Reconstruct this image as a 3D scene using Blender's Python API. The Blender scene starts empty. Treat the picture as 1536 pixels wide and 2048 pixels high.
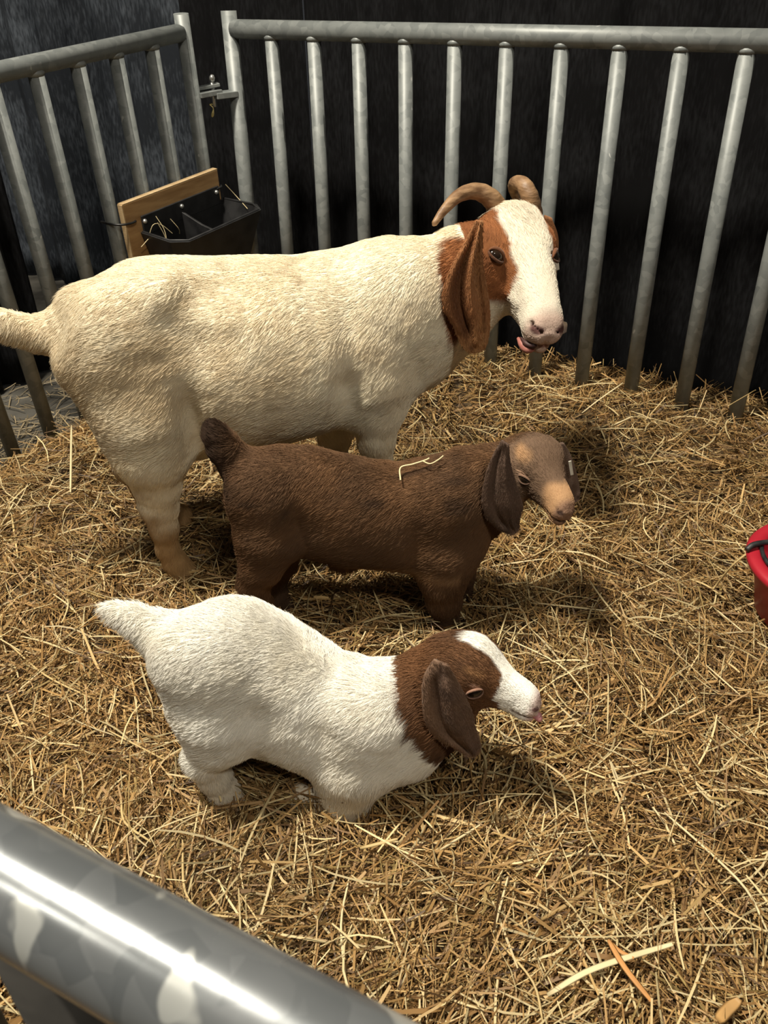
import bpy, math, random
import numpy as np
from mathutils import Matrix, Vector

# ------------------------------------------------------------------ camera, world, lights, exposure
RNG = np.random.default_rng(7)
random.seed(7)
scene = bpy.context.scene
COL = scene.collection
FPX, CAM_H, PITCH, ROLL = 1650.0, 1.1, math.radians(34.0), math.radians(-1.07)
_fw = np.array([0, math.cos(PITCH), -math.sin(PITCH)])
_rt = np.array([1.0, 0, 0])
_up = np.cross(_rt, _fw)
CR = math.cos(ROLL) * _rt + math.sin(ROLL) * _up
CU = -math.sin(ROLL) * _rt + math.cos(ROLL) * _up
CW = _fw
CAM = np.array([0, 0, CAM_H])

cam_data = bpy.data.cameras.new('camera')
cam_data.sensor_fit = 'VERTICAL'
cam_data.sensor_height = 32.0
cam_data.lens = FPX / 2048.0 * 32.0
cam_data.clip_start = 0.02
cam_data.dof.use_dof = True
cam_data.dof.focus_distance = 1.5
cam_data.dof.aperture_fstop = 11.0
cam = bpy.data.objects.new('camera', cam_data)
M = Matrix.Identity(4)
for i in range(3):
    M[i][0], M[i][1], M[i][2], M[i][3] = CR[i], CU[i], -CW[i], CAM[i]
cam.matrix_world = M
COL.objects.link(cam)
scene.camera = cam

world = bpy.data.worlds.new('hall')
scene.world = world
world.use_nodes = True
world.node_tree.nodes['Background'].inputs[0].default_value = (0.95, 0.97, 1.0, 1)
world.node_tree.nodes['Background'].inputs[1].default_value = 0.034


def lamp(name, loc, target, power, size, color):
    d = bpy.data.lights.new(name, 'AREA')
    d.shape = 'DISK'
    d.size = size
    d.energy = power
    d.color = color
    o = bpy.data.objects.new(name, d)
    o.location = loc
    o.rotation_euler = (Vector(target) - Vector(loc)).to_track_quat('-Z', 'Y').to_euler()
    COL.objects.link(o)
    return o


WARM = (1.0, 0.915, 0.77)
lamp('hall_lamp_key', (-1.45, 1.0, 5.0), (0, 1.4, 0), 410, 0.55, WARM)
lamp('hall_lamp_behind', (1.2, -2.4, 5.2), (0, 1.4, 0), 100, 0.55, WARM)
lamp('hall_lamp_side', (-3.2, -0.9, 5.2), (0, 1.4, 0), 45, 0.55, WARM)

vs = scene.view_settings
vs.view_transform = 'Standard'
vs.look = 'None'
vs.exposure = 0.0
vs.gamma = 1.0
vs.use_curve_mapping = False


# ------------------------------------------------------------------ photo geometry helpers
def ray(px, py):
    return CW + CR * ((px - 768.0) / FPX) - CU * ((py - 1024.0) / FPX)


def on_z(px, py, z=0.0):
    d = ray(px, py)
    return CAM + d * ((z - CAM[2]) / d[2])


def at_depth(px, py, t):
    return CAM + ray(px, py) * t


class Frame:
    """Upright frame of an animal: x forward, y to its left, z up."""

    def __init__(self, origin, yaw):
        self.o = np.array(origin, float)
        self.yaw = yaw
        c, s = math.cos(yaw), math.sin(yaw)
        self.A = np.array([[c, s, 0], [-s, c, 0], [0, 0, 1.0]])

    def loc(self, p):
        return (np.asarray(p) - self.o) @ self.A.T

    def vec(self, v):
        return np.asarray(v) @ self.A.T

    def __call__(self, px, py, off=0.0):
        c = self.loc(CAM)
        d = self.vec(ray(px, py))
        return c + d * ((off - c[1]) / d[1])

    def poly(self, pts, off=0.0):
        return np.array([self(a, b, off) for a, b in pts])


# ------------------------------------------------------------------ object helpers
def link(o, parent=None):
    COL.objects.link(o)
    if parent is not None:
        o.parent = parent
    return o


def tag(o, label=None, cat=None, group=None, kind=None):
    if label: o['label'] = label
    if cat: o['category'] = cat
    if group: o['group'] = group
    if kind: o['kind'] = kind
    return o


def empty(name, loc=(0, 0, 0), rz=0.0):
    o = bpy.data.objects.new(name, None)
    o.empty_display_size = 0.05
    o.location = loc
    o.rotation_euler = (0, 0, rz)
    return link(o)


def mesh_np(name, V, F, mat, parent=None, smooth=True, col=None):
    """V (n,3), F (m,3|4) arrays -> mesh object."""
    V = np.asarray(V, np.float32)
    F = np.asarray(F, np.int32)
    me = bpy.data.meshes.new(name)
    k = F.shape[1]
    me.vertices.add(len(V))
    me.vertices.foreach_set('co', V.ravel())
    me.loops.add(F.size)
    me.loops.foreach_set('vertex_index', F.ravel())
    me.polygons.add(len(F))
    me.polygons.foreach_set('loop_start', np.arange(0, F.size, k, dtype=np.int32))
    me.polygons.foreach_set('use_smooth', np.full(len(F), smooth))
    me.update(calc_edges=True)
    if col is not None:
        a = me.color_attributes.new('Col', 'FLOAT_COLOR', 'POINT')
        c4 = np.ones((len(V), 4), np.float32)
        c4[:, :3] = col
        a.data.foreach_set('color', c4.ravel())
    me.materials.append(mat)
    return link(bpy.data.objects.new(name, me), parent)


class MB:
    def __init__(self):
        self.V, self.F, self.n = [], [], 0

    def add(self, V, F):
        V = np.asarray(V, float)
        self.V.append(V)
        self.F += [tuple(int(i) + self.n for i in f) for f in F]
        self.n += len(V)
        return self

    def box(self, c, size, R=None):
        s = np.array(size) / 2
        v = np.array([[x, y, z] for x in (-1, 1) for y in (-1, 1) for z in (-1, 1)]) * s
        if R is not None: v = v @ np.asarray(R).T
        f = [(0, 1, 3, 2), (4, 6, 7, 5), (0, 4, 5, 1), (2, 3, 7, 6), (0, 2, 6, 4), (1, 5, 7, 3)]
        return self.add(v + np.array(c), f)

    def tube(self, pts, r, n=16, cap=True):
        pts = np.asarray(pts, float)
        m = len(pts)
        r = np.broadcast_to(np.asarray(r, float), (m,))
        t = np.gradient(pts, axis=0)
        t /= np.linalg.norm(t, axis=1)[:, None]
        ref = np.array([0, 0, 1.0]) if abs(t[0][2]) < 0.8 else np.array([1.0, 0, 0])
        V = []
        u = np.cross(t[0], ref)
        a = np.arange(n) / n * 2 * math.pi
        for i in range(m):
            u = u - t[i] * (u @ t[i])
            u /= np.linalg.norm(u)
            w = np.cross(t[i], u)
            V.append(pts[i] + r[i] * (np.cos(a)[:, None] * u + np.sin(a)[:, None] * w))
        F = []
        for i in range(m - 1):
            for j in range(n):
                k = (j + 1) % n
                F.append((i * n + j, i * n + k, (i + 1) * n + k, (i + 1) * n + j))
        if cap:
            F.append(tuple(range(n))[::-1])
            F.append(tuple((m - 1) * n + j for j in range(n)))
        return self.add(np.concatenate(V), F)

    def build(self, name, mat, parent=None, smooth=True, bevel=0.0):
        me = bpy.data.meshes.new(name)
        me.from_pydata(np.concatenate(self.V).tolist(), [], self.F)
        me.update()
        me.materials.append(mat)
        o = link(bpy.data.objects.new(name, me), parent)
        if smooth:
            for p in me.polygons: p.use_smooth = len(p.vertices) <= 4
        if bevel:
            m = o.modifiers.new('bevel', 'BEVEL')
            m.width = bevel
            m.segments = 2
        return o


def vnoise(P, freq, seed=0):
    """Smooth value noise in 3D, about -1..1."""
    P = np.asarray(P, float) * freq + seed * 17.13
    i = np.floor(P).astype(np.int64)
    f = P - i
    f = f * f * (3 - 2 * f)
    out = np.zeros(len(P))
    for dx in (0, 1):
        for dy in (0, 1):
            for dz in (0, 1):
                h = (i[:, 0] + dx) * 374761393 + (i[:, 1] + dy) * 668265263 + (i[:, 2] + dz) * 1274126177 + seed * 974634
                h = (h ^ (h >> 13)) * 1103515245 & 0x7fffffff
                h = (h ^ (h >> 16)) & 0xffff
                w = (f[:, 0] if dx else 1 - f[:, 0]) * (f[:, 1] if dy else 1 - f[:, 1]) * (f[:, 2] if dz else 1 - f[:, 2])
                out += w * (h / 32767.5 - 1)
    return out


def fbm(P, freq, seed=0, oct=3):
    s = np.zeros(len(P))
    a = 1.0
    for o in range(oct):
        s += a * vnoise(P, freq * 2 ** o, seed + o)
        a *= 0.5
    return s / 1.5


def smoothstep(a, b, x):
    t = np.clip((np.asarray(x, float) - a) / (b - a), 0, 1)
    return t * t * (3 - 2 * t)


def spline(pts, n):
    """Catmull-Rom through pts, n samples."""
    p = np.asarray(pts, float)
    p = np.vstack([2 * p[0] - p[1], p, 2 * p[-1] - p[-2]])
    m = len(p) - 3
    t = np.linspace(0, m, n)
    i = np.minimum(t.astype(int), m - 1)
    u = (t - i)[:, None]
    a, b, c, d = p[i], p[i + 1], p[i + 2], p[i + 3]
    return 0.5 * (2 * b + (c - a) * u + (2 * a - 5 * b + 4 * c - d) * u ** 2 + (3 * b - a - 3 * c + d) * u ** 3)


# ------------------------------------------------------------------ materials
def new_mat(name):
    m = bpy.data.materials.new(name)
    m.use_nodes = True
    nt = m.node_tree
    return m, nt, nt.nodes['Principled BSDF']


def N(nt, kind, **kw):
    n = nt.nodes.new(kind)
    for k, v in kw.items():
        if k in n.inputs: n.inputs[k].default_value = v
        else: setattr(n, k, v)
    return n


def noise_mat(name, c1, c2, scale=20, rough=0.6, metal=0.0, bump=0.0, detail=4, spec=None, stretch=None, lo=0.35, hi=0.65, rough2=None):
    m, nt, b = new_mat(name)
    tc = N(nt, 'ShaderNodeTexCoord')
    mp = N(nt, 'ShaderNodeMapping')
    if stretch: mp.inputs['Scale'].default_value = stretch
    nt.links.new(tc.outputs['Object'], mp.inputs['Vector'])
    nz = N(nt, 'ShaderNodeTexNoise', Scale=scale, Detail=detail)
    nt.links.new(mp.outputs[0], nz.inputs['Vector'])
    cr = N(nt, 'ShaderNodeValToRGB')
    cr.color_ramp.elements[0].color = (*c1, 1)
    cr.color_ramp.elements[1].color = (*c2, 1)
    cr.color_ramp.elements[0].position = lo
    cr.color_ramp.elements[1].position = hi
    nt.links.new(nz.outputs['Fac'], cr.inputs[0])
    nt.links.new(cr.outputs[0], b.inputs['Base Color'])
    b.inputs['Roughness'].default_value = rough
    b.inputs['Metallic'].default_value = metal
    if spec is not None: b.inputs['Specular IOR Level'].default_value = spec
    if rough2 is not None:
        mr = N(nt, 'ShaderNodeMapRange')
        mr.inputs['To Min'].default_value = rough
        mr.inputs['To Max'].default_value = rough2
        nt.links.new(nz.outputs['Fac'], mr.inputs[0])
        nt.links.new(mr.outputs[0], b.inputs['Roughness'])
    if bump:
        bp = N(nt, 'ShaderNodeBump', Strength=bump, Distance=0.01)
        nt.links.new(nz.outputs['Fac'], bp.inputs['Height'])
        nt.links.new(bp.outputs[0], b.inputs['Normal'])
    return m


def attr_mat(name, rough=0.7, spec=0.2, bump=0.0, scale=300, sheen=0.0, var=0.0):
    m, nt, b = new_mat(name)
    a = N(nt, 'ShaderNodeAttribute', attribute_name='Col')
    nt.links.new(a.outputs['Color'], b.inputs['Base Color'])
    b.inputs['Roughness'].default_value = rough
    b.inputs['Specular IOR Level'].default_value = spec
    if sheen:
        b.inputs['Sheen Weight'].default_value = sheen
        b.inputs['Sheen Roughness'].default_value = 0.5
    if bump:
        nz = N(nt, 'ShaderNodeTexNoise', Scale=scale, Detail=3)
        tc = N(nt, 'ShaderNodeTexCoord')
        nt.links.new(tc.outputs['Object'], nz.inputs['Vector'])
        bp = N(nt, 'ShaderNodeBump', Strength=bump, Distance=0.004)
        nt.links.new(nz.outputs['Fac'], bp.inputs['Height'])
        nt.links.new(bp.outputs[0], b.inputs['Normal'])
    return m


def galvanised(name, rough, metal, c1, c2, patch=None):
    m, nt, b = new_mat(name)
    tc = N(nt, 'ShaderNodeTexCoord')
    v = N(nt, 'ShaderNodeTexVoronoi', Scale=55)
    nz = N(nt, 'ShaderNodeTexNoise', Scale=18, Detail=6)
    nt.links.new(tc.outputs['Object'], v.inputs['Vector'])
    nt.links.new(tc.outputs['Object'], nz.inputs['Vector'])
    mx = N(nt, 'ShaderNodeMix', data_type='FLOAT')
    mx.inputs[0].default_value = 0.6
    nt.links.new(v.outputs['Color'], mx.inputs[2])
    nt.links.new(nz.outputs['Fac'], mx.inputs[3])
    cr = N(nt, 'ShaderNodeValToRGB')
    cr.color_ramp.elements[0].color = (*c1, 1)
    cr.color_ramp.elements[1].color = (*c2, 1)
    cr.color_ramp.elements[0].position = 0.3
    cr.color_ramp.elements[1].position = 0.7
    nt.links.new(mx.outputs[0], cr.inputs[0])
    last = cr.outputs[0]
    if patch:
        n2 = N(nt, 'ShaderNodeTexNoise', Scale=patch[0], Detail=2.5, Distortion=0.6)
        nt.links.new(tc.outputs['Object'], n2.inputs['Vector'])
        r2 = N(nt, 'ShaderNodeValToRGB')
        r2.color_ramp.elements[0].position = patch[1]
        r2.color_ramp.elements[1].position = patch[1] + 0.03
        nt.links.new(n2.outputs['Fac'], r2.inputs[0])
        m2 = N(nt, 'ShaderNodeMix', data_type='RGBA')
        nt.links.new(r2.outputs[0], m2.inputs[0])
        nt.links.new(last, m2.inputs[6])
        m2.inputs[7].default_value = (*patch[2], 1)
        last = m2.outputs[2]
    nt.links.new(last, b.inputs['Base Color'])
    b.inputs['Metallic'].default_value = metal
    mr = N(nt, 'ShaderNodeMapRange')
    mr.inputs['To Min'].default_value = rough
    mr.inputs['To Max'].default_value = rough + 0.12
    nt.links.new(mx.outputs[0], mr.inputs[0])
    nt.links.new(mr.outputs[0], b.inputs['Roughness'])
    bp = N(nt, 'ShaderNodeBump', Strength=0.08, Distance=0.003)
    nt.links.new(nz.outputs['Fac'], bp.inputs['Height'])
    nt.links.new(bp.outputs[0], b.inputs['Normal'])
    return m


MAT = {}
MAT['zinc'] = galvanised('galvanised_steel', 0.42, 0.15, (0.155, 0.170, 0.168), (0.25, 0.267, 0.260), (26, 0.72, (0.42, 0.43, 0.41)))
MAT['zinc_shiny'] = galvanised('polished_galvanised_steel', 0.20, 0.55, (0.17, 0.185, 0.195), (0.25, 0.265, 0.275), (17, 0.585, (0.56, 0.58, 0.56)))
MAT['straw'] = attr_mat('dry_straw', rough=0.55, spec=0.35)
MAT['fur'] = attr_mat('goat_hair', rough=0.75, spec=0.12)
MAT['skin'] = attr_mat('goat_coat', rough=0.85, spec=0.08, bump=0.25, scale=260)
MAT['ear'] = attr_mat('goat_ear_coat', rough=0.75, spec=0.15, bump=0.3, scale=420, sheen=0.15)
MAT['horn'] = noise_mat('horn', (0.16, 0.085, 0.04), (0.34, 0.21, 0.11), scale=30, rough=0.5, stretch=(1, 1, 3), bump=0.35)
MAT['eye'] = noise_mat('goat_eye', (0.012, 0.008, 0.006), (0.03, 0.018, 0.01), scale=60, rough=0.12)
MAT['mouth'] = noise_mat('goat_mouth', (0.30, 0.10, 0.08), (0.48, 0.20, 0.16), scale=50, rough=0.45)
MAT['dark_mouth'] = noise_mat('mouth_cavity', (0.03, 0.01, 0.01), (0.07, 0.025, 0.02), scale=50, rough=0.6)
MAT['tongue'] = noise_mat('goat_tongue', (0.62, 0.25, 0.27), (0.75, 0.36, 0.37), scale=80, rough=0.35)
MAT['tag'] = noise_mat('ear_tag_plastic', (0.62, 0.60, 0.52), (0.72, 0.70, 0.62), scale=40, rough=0.4)
MAT['rubber'] = noise_mat('black_plastic', (0.010, 0.010, 0.011), (0.022, 0.022, 0.023), scale=25, rough=0.42, rough2=0.6)
MAT['ply'] = noise_mat('plywood', (0.34, 0.19, 0.075), (0.52, 0.32, 0.14), scale=9, rough=0.6, stretch=(1, 1, 7), detail=6)
MAT['ply_edge'] = noise_mat('plywood_edge', (0.50, 0.34, 0.17), (0.62, 0.46, 0.26), scale=30, rough=0.7, stretch=(1, 1, 20))
MAT['tie'] = noise_mat('zip_tie_plastic', (0.008, 0.008, 0.008), (0.02, 0.02, 0.02), scale=40, rough=0.35)
MAT['bolt'] = noise_mat('bolt_steel', (0.45, 0.45, 0.43), (0.62, 0.62, 0.6), scale=60, rough=0.35, metal=0.8)
MAT['red'] = noise_mat('red_plastic', (0.33, 0.010, 0.022), (0.42, 0.016, 0.030), scale=12, rough=0.45, bump=0.05)
MAT['wire'] = noise_mat('dark_wire', (0.025, 0.026, 0.028), (0.06, 0.06, 0.06), scale=60, rough=0.5, metal=0.5)
MAT['brass'] = noise_mat('brass_clip', (0.45, 0.36, 0.14), (0.6, 0.5, 0.22), scale=60, rough=0.4, metal=0.6)
MAT['concrete'] = noise_mat('wet_concrete', (0.025, 0.023, 0.019), (0.085, 0.08, 0.068), scale=7, rough=0.35, rough2=0.75, detail=8, bump=0.1)
MAT['shaded_steel'] = noise_mat('shaded_bar_steel', (0.022, 0.021, 0.019), (0.05, 0.047, 0.042), scale=14, rough=0.6)  # near bars' steel, shade under the rail put into its colour
MAT['litter'] = noise_mat('trodden_litter', (0.035, 0.022, 0.009), (0.11, 0.068, 0.028), scale=60, rough=0.9, bump=0.6)


def cloth_mat(name, c1, c2, spec):
    m, nt, b = new_mat(name)
    tc = N(nt, 'ShaderNodeTexCoord')
    mp = N(nt, 'ShaderNodeMapping')
    mp.inputs['Scale'].default_value = (1, 1, 0.22)
    nt.links.new(tc.outputs['Object'], mp.inputs['Vector'])
    a = N(nt, 'ShaderNodeTexNoise', Scale=150, Detail=3)
    nt.links.new(mp.outputs[0], a.inputs['Vector'])
    c = N(nt, 'ShaderNodeTexNoise', Scale=5.0, Detail=3)
    nt.links.new(tc.outputs['Object'], c.inputs['Vector'])
    mu = N(nt, 'ShaderNodeMath', operation='MULTIPLY')
    nt.links.new(a.outputs['Fac'], mu.inputs[0])
    nt.links.new(c.outputs['Fac'], mu.inputs[1])
    cr = N(nt, 'ShaderNodeValToRGB')
    cr.color_ramp.elements[0].color = (*c1, 1)
    cr.color_ramp.elements[1].color = (*c2, 1)
    cr.color_ramp.elements[0].position = 0.2
    cr.color_ramp.elements[1].position = 0.42
    nt.links.new(mu.outputs[0], cr.inputs[0])
    nt.links.new(cr.outputs[0], b.inputs['Base Color'])
    b.inputs['Roughness'].default_value = 0.8
    b.inputs['Specular IOR Level'].default_value = spec
    return m


MAT['drape_black'] = cloth_mat('black_drape_cloth', (0.004, 0.004, 0.0045), (0.012, 0.0125, 0.014), 0.10)
MAT['drape_grey'] = cloth_mat('slate_drape_cloth', (0.012, 0.015, 0.020), (0.060, 0.070, 0.085), 0.2)

# ------------------------------------------------------------------ the pen's lines on the floor
FLOOR_Z = -0.08
LP0, LDIR = np.array([-0.530, 2.736, 0]), np.array([math.cos(-2.1757), math.sin(-2.1757), 0])
BP0, BDIR = np.array([-0.418, 2.719, 0]), np.array([math.cos(-0.4972), math.sin(-0.4972), 0])
LSP, BSP, RAIL_T = 0.1261, 0.1416, 0.931
LLEAN, BLEAN = np.array([-0.003, -0.085, 1.0]), np.array([0, 0.045, 1.0])
LN = np.array([-LDIR[1], LDIR[0], 0])      # points into the pen (to +x)
BN = np.array([BDIR[1], -BDIR[0], 0])      # points into the pen (to the camera)


def straw_height(x, y):
    P = np.stack([x, y, np.zeros_like(x)], -1)
    s = (P - LP0) @ LN
    b = (P - BP0) @ BN
    h = 0.022 * fbm(P, 2.6, 3) + 0.011 * fbm(P, 8.0, 5)
    h += 0.058 * smoothstep(0.38, 0.05, b) + 0.03 * np.exp(-((x - 0.2) ** 2 / 0.06 + (y - 2.25) ** 2 / 0.04))
    edge = smoothstep(-0.03, 0.12, s)
    h = (h + 0.004) * edge + (FLOOR_Z - 0.012) * (1 - edge)
    edge = smoothstep(-0.27, -0.12, b)
    return h * edge + (FLOOR_Z - 0.012) * (1 - edge)


# ------------------------------------------------------------------ floor and drapes
fl = MB().box((0.2, 2.0, FLOOR_Z - 0.05), (9, 9, 0.1)).build('floor', MAT['concrete'], smooth=False)
tag(fl, 'dark damp concrete slab under the pen', None, None, 'structure')


def drape(p0, p1, z0, z1, waves, amp, mat, label, seed, hem=0.0):
    p0, p1 = np.array(p0, float), np.array(p1, float)
    d = p1 - p0
    L = np.linalg.norm(d)
    d /= L
    n = np.array([d[1], -d[0]])
    nu, nv = int(waves * 14), 26
    u = np.linspace(0, 1, nu)
    rs = np.random.default_rng(seed)
    ph = np.cumsum(rs.uniform(0.55, 1.45, nu))
    ph = ph / ph[-1] * waves * 2 * math.pi
    sharp = np.sin(ph) + 0.35 * np.sin(2.3 * ph + 1) + 0.2 * np.sin(0.37 * ph)
    V = []
    for j in range(nv):
        t = j / (nv - 1)
        z = z1 + (z0 - z1) * t
        o = amp * sharp * (0.75 + 0.35 * t) + 0.012 * np.sin(u * 9 + t * 4 + seed)
        xy = p0 + np.outer(u * L, d) + np.outer(o, n)
        zz = np.full(nu, z) + hem * t * u
        V.append(np.column_stack([xy, zz]))
    V = np.concatenate(V)
    i, j = np.meshgrid(np.arange(nu - 1), np.arange(nv - 1))
    a = (j * nu + i).ravel()
    F = np.column_stack([a, a + 1, a + nu + 1, a + nu])
    o = mesh_np('drape', V, F, mat)
    s = o.modifiers.new('thickness', 'SOLIDIFY')
    s.thickness = 0.003
    tag(o, label, 'curtain', 'pipe and drape curtains around the pen')
    return o


def on_line(p, d, s, n, off):
    return (p + d * s + n * off)[:2]


DB = -0.30
drape(on_line(BP0, BDIR, -2.9, BN, DB), on_line(BP0, BDIR, -0.40, BN, DB - 0.02), FLOOR_Z + 0.015, 2.5, 17, 0.018,
      MAT['drape_grey'], 'slate grey drape with woven sheen behind the feeder and shorter fence', 3)
drape(on_line(BP0, BDIR, -0.395, BN, DB + 0.0), on_line(BP0, BDIR, 0.06, BN, DB), FLOOR_Z + 0.012, 2.5, 3, 0.016,
      MAT['drape_black'], 'narrow black drape hanging behind the gap where the two fences meet', 5)
drape(on_line(BP0, BDIR, 0.07, BN, DB), on_line(BP0, BDIR, 0.715, BN, DB), FLOOR_Z + 0.012, 2.5, 4, 0.014,
      MAT['drape_black'], 'black drape behind the fence between the latch and the horned goat', 8)
drape(on_line(BP0, BDIR, 0.72, BN, DB + 0.012), on_line(BP0, BDIR, 2.9, BN, DB + 0.02), FLOOR_Z + 0.012, 2.5, 9, 0.016,
      MAT['drape_black'], 'wide black drape behind the horned goat and the fence beyond her', 11)
pA, pB = on_z(105, 742, FLOOR_Z), on_z(-260, 905, FLOOR_Z)
drape(pB[:2], pA[:2], FLOOR_Z + 0.01, 2.5, 5, 0.022, MAT['drape_black'], 'black drape outside the fence beside the big goat\'s tail', 14)

# ------------------------------------------------------------------ fences
def fence(name, p0, d, sp, lean, n_bars, sag, label, rail_r, bar_r, mat):
    root = empty(name, (p0[0], p0[1], FLOOR_Z))
    tag(root, label, 'fence')
    o = np.array([p0[0], p0[1], FLOOR_Z])

    def P(s, t):
        return p0 + d * s + lean * t - o
    top = lambda s: RAIL_T - sag * s
    bot = FLOOR_Z + 0.024
    MB().tube([P(0, FLOOR_Z + 0.003), P(0, RAIL_T + 0.045)], rail_r * 0.92, 24).build('post', mat, root)
    far = sp * (n_bars + 1)
    MB().tube([P(0.012, top(0)), P(far, top(far))], rail_r, 28).build('top_rail', mat, root)
    if sag == 0:
        MB().tube([P(0.012, bot), P(far, bot)], rail_r * 0.7, 16).build('bottom_rail', mat, root)
    else:
        bot = FLOOR_Z + 0.002
    MB().tube([P(far, FLOOR_Z + 0.003), P(far, top(far) + 0.045)], rail_r * 0.92, 24).build('post', mat, root)
    for i in range(1, n_bars + 1):
        b = MB().tube([P(sp * i, bot), P(sp * i, top(sp * i))], bar_r, 20).build('bar', mat, root)
        pts = [P(sp * i, top(sp * i) - rail_r - 0.001), P(sp * i, top(sp * i) - rail_r + 0.006), P(sp * i, top(sp * i) - rail_r + 0.012)]
        MB().tube(pts, [bar_r * 1.05, bar_r * 1.16, bar_r * 1.05], 18).build('weld', mat, b)
    return root, P


RAIL_R, BAR_R = 0.0245, 0.0195
fb, PB = fence('fence_panel', BP0, BDIR, BSP, BLEAN, 12, 0.0, 'galvanised steel fence of upright bars behind the horned goat\'s head', RAIL_R, BAR_R, MAT['zinc'])
fl_, PL = fence('fence_panel', LP0, LDIR, LSP, LLEAN, 11, 0.07, 'galvanised steel fence of upright bars carrying the black feeder', 0.0225, BAR_R, MAT['zinc'])

# hinge tabs and drop pin between the two corner posts
def latch():
    a = LP0 + LLEAN * 0.765
    b = BP0 + BLEAN * 0.765
    root = empty('gate_latch', tuple((a + b) / 2))
    tag(root, 'grey steel hinge tabs and drop pin joining the two fence corner posts', 'latch')
    c = (a + b) / 2
    ax = (b - a) / np.linalg.norm(b - a)
    ang = math.atan2(ax[1], ax[0])

    def R(da, tilt=0.0):
        return np.array((Matrix.Rotation(ang + da, 3, 'Z') @ Matrix.Rotation(tilt, 3, 'Y')))
    L = np.linalg.norm(b - a)
    MB().box(ax * (L * 0.20), (L * 0.50, 0.050, 0.016), R(0.05)).build('tab', MAT['zinc'], root, False, 0.0015)
    MB().box(-ax * (L * 0.17) + np.array([0, 0, 0.008]), (L * 0.52, 0.050, 0.013), R(0.1, -0.05)).build('tab', MAT['zinc'], root, False, 0.0015)
    MB().box(-ax * (L * 0.17) + np.array([0, 0.01, 0.024]), (L * 0.50, 0.030, 0.009), R(-0.25, -0.12)).build('tab', MAT['zinc'], root, False, 0.0015)
    pc = -ax * 0.006
    MB().tube([pc + np.array([0, 0, z]) for z in (-0.030, -0.01, 0.01, 0.040)], 0.0055, 12).build('pin', MAT['bolt'], root)
    MB().tube([pc + np.array([0, 0, 0.038]), pc + np.array([0.002, 0, 0.048]), pc + np.array([0.004, 0, 0.055])], [0.0075, 0.0085, 0.004], 12).build('pin_head', MAT['bolt'], root)
    k = [pc + np.array(v) for v in ((0, 0, -0.024), (-0.014, -0.004, -0.022), (-0.004, -0.006, -0.032), (-0.006, -0.008, -0.045), (-0.010, -0.008, -0.056))]
    MB().tube(spline(k, 16), [0.0018] * 10 + [0.003, 0.004, 0.0045, 0.0045, 0.004, 0.003], 8).build('clip', MAT['brass'], root)


latch()

# near fence, close to the camera
def near_fence():
    a = at_depth(0, 1752, 0.405)
    b = at_depth(600, 2092, 0.352)
    d = b - a
    d /= np.linalg.norm(d)
    dh = np.array([d[0], d[1], 0]) / np.linalg.norm(d[:2])
    z = (a[2] + b[2]) / 2
    root = empty('fence_panel', (a[0], a[1], FLOOR_Z))
    tag(root, 'shiny steel fence rail close to the camera with pale worn patches', 'fence')
    o = np.array([a[0], a[1], FLOOR_Z])
    r = 0.0285
    p0, p1 = a - d * 0.9 - o, a + d * 1.1 - o
    MB().tube(np.linspace(p0, p1, 12), r, 48).build('top_rail', MAT['zinc_shiny'], root)
    bz = 0.06
    q0, q1 = p0.copy(), p1.copy()
    q0[2] = q1[2] = bz
    MB().tube([q0, q1], r * 0.8, 20).build('bottom_rail', MAT['zinc'], root)
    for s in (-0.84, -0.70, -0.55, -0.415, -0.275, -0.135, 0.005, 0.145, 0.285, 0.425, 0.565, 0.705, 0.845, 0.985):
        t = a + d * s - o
        MB().tube([np.array([t[0], t[1], bz]), t], 0.0215, 20).build('bar', MAT['shaded_steel'], root)
    for e in (p0, p1):
        MB().tube([np.array([e[0], e[1], 0.003]), e + np.array([0, 0, 0.045])], 0.027, 20).build('post', MAT['zinc'], root)


near_fence()

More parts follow.
